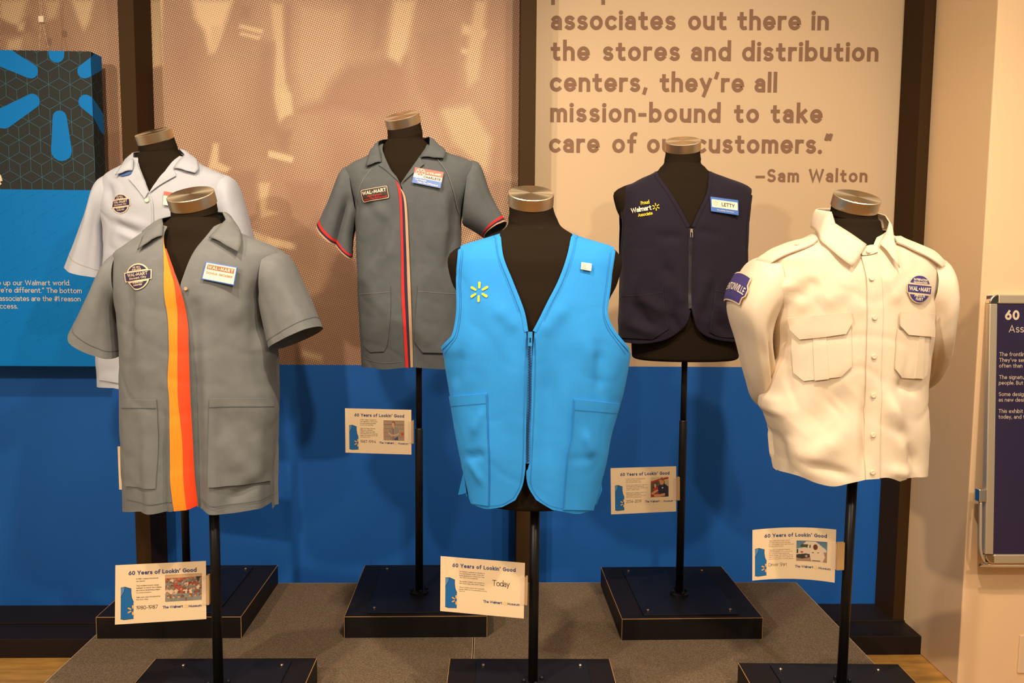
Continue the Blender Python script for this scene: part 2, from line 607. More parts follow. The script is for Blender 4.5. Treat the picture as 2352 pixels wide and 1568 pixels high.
def stroke_mesh(mb, strokes, w, fn):
    for si, (pts, cl) in enumerate(strokes):
        lift = (si % 3) * 1.0
        if cl == 'dot':
            vs = [fn(p[0], p[1], lift) for p in pts]
            mb.add(vs, [tuple(range(len(vs)))])
            continue
        P = [Vector((p[0], p[1])) for p in pts]
        n = len(P)
        if not cl:
            d = (P[0] - P[1]).normalized(); P[0] = P[0] + d * w * .5
            d = (P[-1] - P[-2]).normalized(); P[-1] = P[-1] + d * w * .5
        vs = []
        for i in range(n):
            a = P[i] - P[i - 1] if (i > 0 or cl) else P[1] - P[0]
            b = P[(i + 1) % n] - P[i] if (i < n - 1 or cl) else P[-1] - P[-2]
            a.normalize(); b.normalize()
            na, nb = Vector((-a.y, a.x)), Vector((-b.y, b.x))
            m = na + nb
            m = m.normalized() if m.length > 1e-6 else na
            k = w / 2 / max(.45, m.dot(na))
            vs += [fn(*(P[i] + m * k), lift), fn(*(P[i] - m * k), lift)]
        fs = []
        for i in range(n if cl else n - 1):
            j = (i + 1) % n
            fs.append((2 * i, 2 * i + 1, 2 * j + 1, 2 * j))
        mb.add(vs, fs)


def put_text(mb, txt, fn, x, y, h, w=.11, width=None, align='l', seg=8, kind='cap'):
    """fn(x,y,lift) maps local metres to the surface; h = height of capitals (or of small letters when kind='x')"""
    sc = h / ((.7 if kind == 'cap' else .47) + w)
    tr = 0.0
    st, tw = text_strokes(txt, w, 0, seg)
    if width:
        n = max(1, len(txt) - 1)
        tr = (width / sc - tw) / n
        if tr < -.06 or tr > .16:                     # squeeze or widen the letters too
            tr = max(-.06, min(.16, tr))
            st, tw = text_strokes(txt, w, tr, seg)
        else:
            st, tw = text_strokes(txt, w, tr, seg)
        sx = width / tw
    else:
        sx = sc
    x0 = x - (tw * sx / 2 if align == 'c' else tw * sx if align == 'r' else 0)
    yb = y + w / 2 * sc
    # keep the stroke weight even when sx != sc
    S = [([(p[0] * sx / sc, p[1]) for p in pts], cl) for pts, cl in st]
    stroke_mesh(mb, S, w, lambda a, b, l: fn(x0 + a * sc, yb + b * sc, l))
    return tw * sx


def put_words(txt, fn, x, y, h, w, width, kind='cap', seg=8):
    """one mesh builder per word of a line set to the given width"""
    sc = h / ((.7 if kind == 'cap' else .47) + w)
    tw = text_strokes(txt, w, 0, seg)[1]
    tr = max(-.06, min(.16, (width / sc - tw) / max(1, len(txt) - 1)))
    st_w = text_strokes(txt, w, tr, seg)[1]
    sx = width / st_w
    yb = y + w / 2 * sc
    out = []
    pos = 0
    for word in txt.split(' '):
        pre = txt[:pos]
        off = text_strokes(pre, w, tr, seg)[1] + w / 2 + .085 + tr + w / 2 if pre else 0
        if pre:
            off -= w / 2
        st = text_strokes(word, w, tr, seg)[0]
        S = [([((p[0] + off) * sx / sc, p[1]) for p in pts], cl) for pts, cl in st]
        mb = MB()
        stroke_mesh(mb, S, w, lambda a, b, l: fn(x + a * sc, yb + b * sc, l))
        out.append(mb)
        pos += len(word) + 1
    return out


def plane_fn(o, U, V, n, eps=0.0004):
    return lambda x, y, l=0: o + U * x + V * y + n * (eps + l * 0.00006)


def spark_petals(mb, fn, cx, cy, r, r0=.42, w0=.10, w1=.135, which=range(6), rot=0):
    for k in which:
        a = math.radians(90 + 60 * k + rot)
        d = Vector((math.cos(a), math.sin(a))); e = Vector((-d.y, d.x))
        p0 = d * (r * r0); p1 = d * (r * (1 - w1))
        pts = []
        for j in range(7):
            t = math.pi * (-.5 + j / 6)
            pts.append(p1 + d * (math.cos(t) * w1 * r) + e * (math.sin(t) * w1 * r))
        for j in range(7):
            t = math.pi * (.5 + j / 6)
            pts.append(p0 + d * (math.cos(t) * w0 * r) + e * (math.sin(t) * w0 * r))
        mb.add([fn(cx + p.x, cy + p.y, 1) for p in pts], [tuple(range(len(pts)))])


# ---------------------------------------------------------------- the setting
YW, YP, YS, ZS = 3.35, 3.19, 3.05, 0.075         # wall face, post faces, sill front, sill top
def setting(name, mb, m, **k):
    o = mb.build(name, m, **k)
    o['kind'] = 'structure'
    return o


setting('floor', MB().box((-4, -2.5, -.1), (4, 3.6, 0)), 'floor_wood')
xL = onY(-420, 700, YW).x
XP = onY(2152, 0, YP).x                           # side face of the pale pillar
YF = onX(2293, 0, XP).y                           # front face of the pillar
zB = onY(900, 838.5, YW).z                        # top of the blue band
setting('wall_back', MB().box((xL, YW, 0), (XP + .3, YW + .12, zB)), 'blue_wall')
setting('wall_upper', MB().box((xL, YW + .02, zB), (XP + .3, YW + .12, 3.0)), 'plaster')
setting('wall_right', MB().box((XP, YF, 0), (XP + 1.6, YW + .12, 3.0)), 'plaster', bevel=.004)
xs1 = onY(269, 0, YP).x; xs1b = onY(306, 0, YP).x
xs2 = onY(1196.5, 0, YP).x; xs2b = onY(1233, 0, YP).x
xs3 = onY(2125, 0, YP).x
setting('trim_1', MB().box((xs1, YP, ZS), (xs1b, YW + .01, 3.0)), 'bronze_paint', bevel=.002)
setting('trim_2', MB().box((xs2, YP, ZS), (xs2b, YW + .01, 3.0)), 'bronze_paint', bevel=.002)
setting('trim_3', MB().box((xs3, YP, ZS), (XP, YW + .01, 3.0)), 'bronze_paint', bevel=.002)
setting('trim_4', MB().box((xL, YS, 0), (XP, YW, ZS)).box((xL, YP - .01, ZS - .001), (XP, YW, ZS + .006)), 'shaded_bronze', bevel=.003)

# ---- the printed halftone mural: two sheets with one portrait blown up to dots
TONE = []                                         # (tone, soft px, polygon) in photo pixels


def blob(t, soft, *p):
    TONE.append((t, soft, np.array(p, float)))


blob(.78, 9, (345, 0), (373, 0), (370, 80), (372, 150), (350, 155))
blob(.80, 16, (442, 0), (535, 0), (520, 45), (505, 85), (482, 122), (470, 72), (448, 40))
blob(.62, 8, (485, 60), (512, 60), (500, 110), (492, 124), (484, 112))
blob(.70, 6, (551, 55), (605, 68), (602, 78), (548, 64))
blob(.72, 5, (552, 73), (598, 84), (597, 92), (550, 80))
blob(.10, 10, (555, 15), (575, 18), (572, 42), (552, 38))
blob(.60, 10, (622, 8), (650, 10), (655, 150), (662, 200), (670, 250), (640, 285), (625, 210), (632, 120))
blob(.70, 10, (640, 200), (668, 215), (672, 262), (646, 268))
blob(.14, 16, (600, 95), (628, 100), (624, 250), (640, 300), (600, 310), (590, 200))
blob(.16, 12, (655, 10), (672, 10), (668, 150), (678, 190), (660, 190), (655, 90))
blob(.46, 30, (680, 0), (800, 20), (790, 180), (740, 235), (690, 240), (672, 160))
blob(.12, 22, (760, 190), (800, 150), (930, 130), (930, 220), (860, 270), (760, 250), (690, 255), (740, 236))
blob(.62, 14, (905, 0), (955, 0), (935, 110), (918, 150), (890, 130))
blob(.15, 14, (860, 0), (895, 0), (875, 110), (855, 115))
blob(.60, 10, (1062, 55), (1120, 70), (1112, 90), (1060, 78))
blob(.66, 8, (1060, 110), (1100, 120), (1096, 132), (1060, 122))
blob(.55, 12, (1090, 0), (1120, 0), (1100, 180), (1075, 200), (1068, 150))
blob(.14, 12, (1150, 0), (1195, 0), (1195, 400), (1165, 400), (1160, 150))
blob(.55, 16, (1010, 250), (1080, 240), (1130, 320), (1120, 400), (1040, 330))
blob(.16, 18, (960, 80), (1040, 60), (1050, 200), (1000, 260), (960, 200))
blob(.80, 5, (617, 345), (674, 360), (672, 374), (616, 360))
blob(.72, 8, (490, 328), (502, 330), (502, 372), (530, 386), (520, 398), (478, 386))
blob(.10, 12, (630, 295), (670, 300), (660, 345), (640, 340))
blob(.66, 8, (500, 470), (560, 480), (552, 520), (620, 545), (610, 570), (520, 540))
blob(.62, 8, (590, 420), (620, 420), (610, 480), (640, 490), (600, 500))
blob(.82, 5, (615, 545), (685, 560), (682, 575), (612, 562))
blob(.12, 16, (520, 400), (590, 390), (590, 520), (540, 520))
blob(.14, 16, (660, 420), (740, 420), (730, 620), (680, 600))
blob(.14, 22, (650, 700), (830, 690), (840, 840), (640, 840))
blob(.56, 10, (690, 800), (740, 815), (740, 830), (690, 820))
blob(.60, 14, (1050, 570), (1100, 520), (1090, 545), (1060, 580))
blob(.12, 20, (745, 560), (830, 600), (830, 700), (740, 690))
blob(.74, 14, (0, 0), (60, 0), (45, 55), (25, 70), (0, 40))
blob(.10, 10, (0, 45), (40, 60), (70, 35), (78, 70), (45, 80), (0, 80))
blob(.66, 8, (40, 55), (58, 50), (55, 72), (40, 72))
blob(.70, 12, (165, 0), (215, 0), (205, 50), (192, 70), (178, 40))
blob(.55, 12, (100, 0), (140, 0), (130, 40), (105, 50))
blob(.62, 10, (18, 92), (50, 88), (48, 115), (15, 115))
blob(.26, 14, (215, 60), (275, 40), (280, 280), (235, 280))
blob(.12, 10, (232, 310), (285, 300), (290, 420), (240, 420))


def tone_at(pts):
    t = np.full(len(pts), .275)
    t += .05 * np.sin(pts[:, 0] / 47 + pts[:, 1] / 61) + .05 * np.sin(pts[:, 0] / 23 - pts[:, 1] / 83)
    for tv, soft, poly in TONE:
        n = len(poly)
        inside = np.zeros(len(pts), bool)
        dist = np.full(len(pts), 1e9)
        for i in range(n):
            a, b = poly[i], poly[(i + 1) % n]
            cond = (a[1] > pts[:, 1]) != (b[1] > pts[:, 1])
            xx = (b[0] - a[0]) * (pts[:, 1] - a[1]) / (b[1] - a[1] + 1e-9) + a[0]
            inside ^= cond & (pts[:, 0] < xx)
            ab = b - a
            k = np.clip(((pts - a) @ ab) / (ab @ ab + 1e-9), 0, 1)
            dist = np.minimum(dist, np.linalg.norm(pts - (a + k[:, None] * ab), axis=1))
        sd = np.where(inside, dist, -dist)
        w = np.clip(.5 + sd / soft / 1.2, 0, 1)
        t = t * (1 - w) + tv * w
    return t


def to_px(P):
    d = P - O_
    z = d.dot(fwd)
    return (W / 2 + F * d.dot(rgt) / z, H / 2 - F * d.dot(upv) / z)


def mural(x0, x1, label):
    dx = .008
    nx = int((x1 - x0) / dx); nz = int((3.0 - zB) / dx)
    vs = []
    for j in range(nz + 1):
        for i in range(nx + 1):
            vs.append(Vector((x0 + (x1 - x0) * i / nx, YW, zB + (3.0 - zB) * j / nz)))
    fs = [(j * (nx + 1) + i, j * (nx + 1) + i + 1, (j + 1) * (nx + 1) + i + 1, (j + 1) * (nx + 1) + i) for j in range(nz) for i in range(nx)]
    # give the sheet a thickness: back face and rim
    n = len(vs)
    bk = [Vector((x0, YW + .019, zB)), Vector((x1, YW + .019, zB)), Vector((x1, YW + .019, 3.0)), Vector((x0, YW + .019, 3.0))]
    cs = [0, nx, nz * (nx + 1) + nx, nz * (nx + 1)]
    fs += [(n + 3, n + 2, n + 1, n)]
    for a in range(4):
        b = (a + 1) % 4
        fs.append((cs[a], n + a, n + b, cs[b]))
    tones = tone_at(np.array([to_px(v) for v in vs]))
    o = make('halftone_mural', vs + bk, fs, 'halftone_print', base=(0, YW, 0))
    at = o.data.attributes.new('tone', 'FLOAT', 'POINT')
    at.data.foreach_set('value', list(tones) + [.3] * 4)
    return tag(o, label, 'mural', 'halftone wall prints')


mural(xL, xs1 + .002, 'brown and cream dotted halftone wall print behind the hanging blue panel')
mural(xs1b - .002, xs2 + .002, 'wide brown and cream dotted halftone wall print between the two bronze posts')

# ---- the quotation panel
qp = thing('quote_panel', ((xs2b + xs3) / 2, YW, zB), 'cream wall panel with a long brown printed quotation', 'wall panel')
MB().box((xs2b - .002, YW, zB), (xs3 + .002, YW + .019, 3.0)).build('backing', 'cream_vinyl', qp)


def quote(txt, xa, xb, y0, y1, xh):
    P0 = onY(xa, y0, YW); P1 = onY(xb, y1, YW)
    U = (P1 - P0); wid = U.length; U.normalize()
    V = Vector((0, 0, 1)); V = (V - U * V.dot(U)).normalized()
    for mb in put_words(txt, plane_fn(P0, U, V, Vector((0, -1, 0)), .001), 0, 0, xh * YW / 1900, .166, wid, 'x', 14):
        mb.build('quote_word', 'brown_ink', qp)


quote('people', 1266, 1466, -.5, -.5, 31.6)
quote('associates out there in', 1265.5, 1899, 69, 69.7, 31.6)
quote('the stores and distribution', 1265, 2012.8, 139.5, 141.5, 31.6)
quote('centers, they’re all', 1263, 1780, 210.5, 212.6, 31.6)
quote('mission-bound to take', 1263.8, 1884.5, 280.5, 283, 31.6)
quote('care of our customers.”', 1261, 1906, 350.5, 353, 31.6)
quote('—Sam Walton', 1735, 1989, 418.4, 418.6, 22)

# ---------------------------------------------------------------- hanging blue panel
YH = 3.20
hp = thing('hanging_panel', (onY(0, 480, YH).x, YH + .04, 1.0), 'deep blue and charcoal display panel hanging on wires at left edge', 'display panel')
hx1 = onY(208, 118, YH).x; hz1 = onY(208, 118, YH).z
hx0 = onY(-330, 480, YH).x; hz0 = onY(0, 840, YH).z
zc = onY(100, 435.5, YH).z
HT = .085
MB().box((hx0, YH, hz0), (hx1, YH + HT, zc)).build('lower_face', 'panel_blue', hp)
MB().box((hx0, YH, zc), (hx1, YH + HT, hz1)).build('upper_face', 'panel_grey', hp)


def wrap(x, z, l=0, eps=.0006):
    """front face of the panel; past its right edge the print runs on round the side"""
    e = eps + l * .0001
    if x <= hx1 + 1e-9:
        return Vector((x, YH - e, z))
    return Vector((hx1 + e, YH + (x - hx1), z))


def clip(poly, ax, lim, keep_less):
    out = []
    for i in range(len(poly)):
        a, b = poly[i], poly[(i + 1) % len(poly)]
        ina = (a[ax] <= lim) == keep_less; inb = (b[ax] <= lim) == keep_less
        if ina:
            out.append(a)
        if ina != inb:
            t = (lim - a[ax]) / (b[ax] - a[ax])
            out.append((a[0] + (b[0] - a[0]) * t, a[1] + (b[1] - a[1]) * t))
    return out


def panel_poly(mb, poly, l, zlo, zhi):
    for ax, lim, kl in ((1, zhi, True), (1, zlo, False), (0, hx1 + HT, True)):
        if len(poly) > 2:
            poly = clip(poly, ax, lim, kl)
    if len(poly) < 3:
        return
    a = clip(poly, 0, hx1, True)
    b = clip(poly, 0, hx1, False)
    if len(a) > 2:
        mb.add([wrap(p[0], p[1], l) for p in a], [tuple(range(len(a)))])
    if len(b) > 2:
        mb.add([wrap(max(p[0], hx1 + 2e-9), p[1], l) for p in b], [tuple(range(len(b)))])


def cap_poly(p0, r0, p1, r1):
    d = Vector((p1[0] - p0[0], p1[1] - p0[1])); d.normalize(); e = Vector((-d.y, d.x))
    pts = []
    for j in range(9):
        t = math.pi * (-.5 + j / 8)
        pts.append((p1[0] + (d.x * math.cos(t) + e.x * math.sin(t)) * r1, p1[1] + (d.y * math.cos(t) + e.y * math.sin(t)) * r1))
    for j in range(9):
        t = math.pi * (.5 + j / 8)
        pts.append((p0[0] + (d.x * math.cos(t) + e.x * math.sin(t)) * r0, p0[1] + (d.y * math.cos(t) + e.y * math.sin(t)) * r0))
    return pts


def hpx(px, py):
    p = onY(px, py, YH)
    return (p.x, p.z)


kx = YH / 1900
for (a, ra, b, rb) in (((137.5, 270), 15.5, (141.5, 346), 23), ((75, 232), 16, (8, 272), 22.5), ((70.5, 163), 16.5, (-10, 122), 24),
                       ((130, 126), 17, (126, 50), 23), ((197, 234), 16, (262, 278), 22.5), ((194, 164), 15.5, (262, 122), 23)):
    mb = MB()
    panel_poly(mb, cap_poly(hpx(*a), ra * kx, hpx(*b), rb * kx), 3, zc, hz1)
    mb.build('spark_petal', 'panel_blue', hp)
s0 = hpx(112, 193.5)
pit = 47 * kx
L1, L2 = MB(), MB()
for j in range(-14, 8):
    for i in range(-10, 6):
        cx = s0[0] + (i + (j % 2) * .5) * pit; cz = s0[1] + j * pit * .866
        if cx < hx0 or cx > hx1 + HT or cz < hz0 - pit or cz > hz1 + pit:
            continue
        for k in range(6):
            a = math.radians(30 + 60 * k)
            d = (math.cos(a), math.sin(a)); e = (-d[1], d[0]); ln = pit / math.sqrt(3)
            for mbx, hw, lo, hi in ((L1, .0006, zc, hz1), (L2, .0007, hz0, zc)):
                q = [(cx + e[0] * hw, cz + e[1] * hw), (cx - e[0] * hw, cz - e[1] * hw),
                     (cx - e[0] * hw + d[0] * ln, cz - e[1] * hw + d[1] * ln), (cx + e[0] * hw + d[0] * ln, cz + e[1] * hw + d[1] * ln)]
                panel_poly(mbx, q, 0, lo, hi)
L1.build('cube_line_pattern', 'panel_line', hp)
L2.build('faint_line_pattern', 'panel_blue_line', hp)


def hang_text(nm, txt, xa, xb, y0, y1, h, w=.085, m='panel_cream', kind='x'):
    P0 = onY(xa, y0, YH); P1 = onY(xb, y1, YH)
    U = P1 - P0; wid = U.length; U.normalize()
    V = (Vector((0, 0, 1)) - U * U.z).normalized()
    mb = MB()
    put_text(mb, txt, plane_fn(P0, U, V, Vector((0, -1, 0)), .0012), 0, 0, h * kx, w, wid, kind=kind)
    mb.build(nm, m, hp)


hang_text('headline_letter', 'e', -29, 6.5, 430.5, 430.5, 36, .15)
hang_text('text_line', 'e up our Walmart world.', -5, 162, 654.8, 655.2, 8.2)
hang_text('text_line', 'we’re different.” The bottom', -9, 188, 671.5, 673.2, 8.2)
hang_text('text_line', 'associates are the #1 reason', -1, 185.5, 690.6, 692, 8.2)
hang_text('text_line', 'uccess.', -8, 41.6, 708.4, 708.6, 8.2)
wt = MB()
for (a, b, c) in (((95, 0), (96, 42), (111, 112)), ((90, 0), (94, 42), (90, 112))):
    wt.tube([onY(a[0] - 1, a[1] - 120, YH + .03), onY(*a, YH + .03), onY(*b, YH + .03), onY(*c, YH + .03)], .0011, 6)
wt.build('hanging_wire', 'steel_wire', hp)
pc = onY(96, 45, YH + .025)
MB().box(pc - Vector((.010, .008, .012)), pc + Vector((.010, .008, .012))).build('wire_clamp', 'panel_cream', hp, bevel=.003)

# ---------------------------------------------------------------- carpeted platform
ZPL = HC - 1.1809
px0, px1, pyb = -1.2555, 1.158, 2.996
seam = onZ(1087, 1490, ZPL).x
for a, b, lb in ((px0, seam - .0015, 'grey carpeted platform section holding the two smock stands at left'),
                 (seam + .0015, px1, 'grey carpeted platform section at right under the vest and white shirt stands')):
    t = thing('display_platform', ((a + b) / 2, 2.1, 0), lb, 'platform', 'carpeted platform sections')
    MB().box((a, 1.25, 0), (b, pyb, ZPL - .001)).build('deck', 'black_laminate', t)
    MB().box((a + .002, 1.252, ZPL - .004), (b - .002, pyb - .002, ZPL)).build('carpet_top', 'carpet', t)
    tr = MB()
    tr.box((a, 1.25, ZPL - .012), (a + .002, pyb, ZPL - .0002))
    tr.box((b - .002, 1.25, ZPL - .012), (b, pyb, ZPL - .0002))
    tr.box((a, pyb - .002, ZPL - .012), (b, pyb, ZPL - .0002))
    tr.build('edge_trim', 'pale_trim', t)


# ---------------------------------------------------------------- garment bodies
def pchip(xs, ys, x):
    xs = np.asarray(xs, float); ys = np.asarray(ys, float)
    h = np.diff(xs); d = np.diff(ys) / h
    m = np.zeros(len(xs))
    m[0], m[-1] = d[0], d[-1]
    for i in range(1, len(xs) - 1):
        if d[i - 1] * d[i] > 0:
            w1 = 2 * h[i] + h[i - 1]; w2 = h[i] + 2 * h[i - 1]
            m[i] = (w1 + w2) / (w1 / d[i - 1] + w2 / d[i])
    x = min(max(x, xs[0]), xs[-1])
    i = min(max(int(np.searchsorted(xs, x)) - 1, 0), len(xs) - 2)
    t = (x - xs[i]) / h[i]
    return ((1 + 2 * t) * (1 - t) ** 2 * ys[i] + t * (1 - t) ** 2 * h[i] * m[i] + t * t * (3 - 2 * t) * ys[i + 1] + t * t * (t - 1) * h[i] * m[i + 1])


def fine_px(L, step=9, closed=False):
    return [(p.x, p.y) for p in crom([Vector(q) for q in L], step, closed=closed)]


class Body:
    """a hanging body of cloth round a form: widths from rows, depth front and back in metres"""

    def __init__(s, Yc, rows, p=.72, wob=.002, seed=0, crease=0.0):
        s.crease = crease
        s.gain = 1.7
        s.Yc = Yc; s.p = p; s.wob = wob; s.seed = seed
        R = []
        for (py, xl, xr, df, db) in rows:
            a = onY(xl, py, Yc); b = onY(xr, py, Yc)
            hw = (b.x - a.x) / 2; xm = (a.x + b.x) / 2
            d = (df + db) / 2
            hw = math.sqrt(max(hw * hw - (d * xm / Yc) ** 2, (hw * .8) ** 2))
            R.append(((a.z + b.z) / 2, xm, hw, df, db))
        R.sort()
        s.R = R
        s.z0, s.z1 = R[0][0], R[-1][0]
        K = 400
        s.tab = []
        zs = [r[0] for r in R]
        for i in range(K + 1):
            z = s.z0 + (s.z1 - s.z0) * i / K
            s.tab.append([pchip(zs, [r[c] for r in R], z) for c in (1, 2, 3, 4)])
        s.K = K
        s.folds = []

    def row(s, z):
        t = min(max((z - s.z0) / (s.z1 - s.z0), 0), 1) * s.K
        i = min(int(t), s.K - 1); f = t - i
        a, b = s.tab[i], s.tab[i + 1]
        return [a[k] + (b[k] - a[k]) * f for k in range(4)]

    def base(s, th, z, off=0.0):
        xm, hw, df, db = s.row(z)
        c = math.cos(th); d = df if c > 0 else db
        x = xm + (hw + off) * math.sin(th)
        y = s.Yc - math.copysign((d + off) * abs(c) ** s.p, c)
        return Vector((x, y, z))

    def disp(s, th, z):
        xm, hw, df, db = s.row(z)
        x = xm + hw * math.sin(th)
        v = 0.0
        if math.cos(th) > -.2:
            for (a, b, w, amp) in s.folds:
                ab = b - a
                L2 = ab.length_squared
                P = Vector((x, z)) - a
                t = P.dot(ab) / L2
                tt = min(max(t, 0), 1)
                dist = (P - ab * tt).length
                tap = 1.0 if 0 <= t <= 1 else 1.0
                tap *= min(1, .25 + 3 * min(tt, 1 - tt))
                v += s.gain * amp * math.exp(-(dist / w) ** 2) * tap
        n = noise.noise(Vector((x * 9 + s.seed * 7.1, math.sin(th) * .3, z * 5)))
        n += .5 * noise.noise(Vector((x * 22 + s.seed * 3.3, 3.7, z * 12 + x * 6)))
        if s.crease:
            q = noise.noise(Vector((x * 7 + z * 5 + s.seed * 5.3, z * 8 - x * 4, s.seed * 2.1 + math.cos(th))))
            v -= s.crease * max(0, 1 - abs(q) * 6)
        return v + s.wob * n

    def at(s, th, z, off=0.0):
        return s.base(th, z, off + s.disp(th, z))

    def fold(s, *items):
        for (x0, y0, x1, y1, wpx, amp) in items:
            a = s.at(*s.px(x0, y0)); b = s.at(*s.px(x1, y1))
            s.folds.append((Vector((a.x, a.z)), Vector((b.x, b.z)), wpx * s.Yc / 1900, amp))

    def px(s, px, py):
        """pixel -> (theta, z) on the front of the body"""
        def g(Y):
            P = onY(px, py, Y)
            xm, hw, df, db = s.row(P.z)
            t = (P.x - xm) / hw
            if abs(t) >= 1:
                return -abs(t), P.z, t
            return (Y - (s.Yc - df * (1 - t * t) ** (s.p / 2))), P.z, t
        N = 60
        Y0 = s.Yc - .2
        prev = Y0
        for i in range(N + 1):
            Y = Y0 + .2 * i / N
            v, z, t = g(Y)
            if v >= 0:
                lo, hi = prev, Y
                for _ in range(20):
                    m = (lo + hi) / 2
                    if g(m)[0] >= 0:
                        hi = m
                    else:
                        lo = m
                v, z, t = g(hi)
                return math.asin(min(max(t, -.9998), .9998)), z
            prev = Y
        v, z, t = g(s.Yc)                           # the ray passes beside the body: take its outline
        return math.asin(min(max(t, -.9998), .9998)), z

    def pt(s, px, py, off=0.0):
        th, z = s.px(px, py)
        return s.at(th, z, off)

    def zpx(s, py):
        xm = s.row(s.z0)[0]
        Q = to_px(Vector((xm, s.Yc, s.z0)))
        return onY(Q[0], py, s.Yc).z

    def side(s, sg, py):
        """a point of the side seam / shoulder ridge"""
        return (sg * math.pi / 2, s.zpx(py))

    def normal(s, th, z):
        e = .01
        a = s.base(th + e, z) - s.base(th - e, z); b = s.base(th, z + e) - s.base(th, z - e)
        return a.cross(b).normalized()

    K_ = .2

    def panel(s, name, tz, m, parent, off=0.0, thick=.0016, step=.0085, smoothc=True, extra=None, label=None):
        """fill an outline given as (theta, z) points on the body"""
        P = [(t * s.K_, z) for t, z in tz]
        P = [(p.x, p.y) for p in crom([Vector((a, b)) for a, b in P], step, closed=True)] if smoothc else P
        n = len(P)
        xs = [p[0] for p in P]; ys = [p[1] for p in P]
        poly = np.array(P)
        pts = list(P)
        gx = np.arange(min(xs) + step * .5, max(xs), step); gy = np.arange(min(ys) + step * .5, max(ys), step)
        if len(gx) and len(gy):
            G = np.array([(x, y) for x in gx for y in gy])
            inside = np.zeros(len(G), bool); dist = np.full(len(G), 1e9)
            for i in range(n):
                a, b = poly[i], poly[(i + 1) % n]
                c = (a[1] > G[:, 1]) != (b[1] > G[:, 1])
                xx = (b[0] - a[0]) * (G[:, 1] - a[1]) / (b[1] - a[1] + 1e-12) + a[0]
                inside ^= c & (G[:, 0] < xx)
                ab = b - a
                k = np.clip(((G - a) @ ab) / (ab @ ab + 1e-12), 0, 1)
                dist = np.minimum(dist, np.linalg.norm(G - (a + k[:, None] * ab), axis=1))
            pts += [tuple(q) for q in G[inside & (dist > step * .6)]]
        r = delaunay_2d_cdt([Vector(p) for p in pts], [], [list(range(n))], 1, 1e-6)
        vs2, fs = r[0], [tuple(f) for f in r[2]]
        out = []
        for f in fs:
            a, b, c = (vs2[i] for i in f[:3])
            if (b.x - a.x) * (c.y - a.y) - (b.y - a.y) * (c.x - a.x) < 0:
                f = tuple(reversed(f))
            out.append(f)
        vs = [s.at(v.x / s.K_, v.y, off + (extra(v.x / s.K_, v.y) if extra else 0)) for v in vs2]
        return make(name, vs, out, m, parent, True, thick=thick, label=label)

    def patch(s, name, pxs, m, parent, off=.003, thick=.0022, step=.008, label=None):
        return s.panel(name, [s.px(*p) for p in fine_px(pxs, 9, True)], m, parent, off, thick, step, label=label)

    def ribbon(s, name, pxs, wpx, m, parent, off=.002, mb=None, tz=None):
        """a narrow strip along a line drawn on the cloth"""
        own = mb is None
        mb = mb or MB()
        T = tz if tz else [s.px(*p) for p in fine_px(pxs, 7)]
        P2 = crom([Vector((t * s.K_, z)) for t, z in T], .006)
        P = [s.at(p.x / s.K_, p.y, off) for p in P2]
        N = [s.normal(p.x / s.K_, p.y) for p in P2]
        w = wpx * s.Yc / 1900 / 2
        vs = []
        for i in range(len(P)):
            t = (P[min(i + 1, len(P) - 1)] - P[max(i - 1, 0)]).normalized()
            e = N[i].cross(t).normalized()
            vs += [P[i] + e * w, P[i] + N[i] * w * .25, P[i] - e * w]
        fs = []
        for i in range(len(P) - 1):
            for k in range(2):
                fs.append((3 * i + k + 1, 3 * i + k, 3 * i + 3 + k, 3 * i + 4 + k))
        mb.add(vs, fs)
        if own:
            return mb.build(name, m, parent, smooth=True)

    def surf_fn(s, px, py, rot=0.0, off=.003):
        """local flat metres round a pixel, laid on the cloth"""
        th, z = s.px(px, py)
        c = s.base(th, z)
        n = s.normal(th, z)
        U = Vector((-n.y, n.x, 0)).normalized()
        if U.x < 0:
            U = -U
        V = n.cross(U)
        if V.z < 0:
            V = -V
        R = math.radians(rot)
        U, V = U * math.cos(R) + V * math.sin(R), V * math.cos(R) - U * math.sin(R)

        def fn(x, y, l=0):
            q = c + U * x + V * y
            xm, hw, df, db = s.row(q.z)
            t = min(max((q.x - xm) / hw, -.995), .995)
            return s.at(math.asin(t), q.z, off + l * .00012)
        return fn


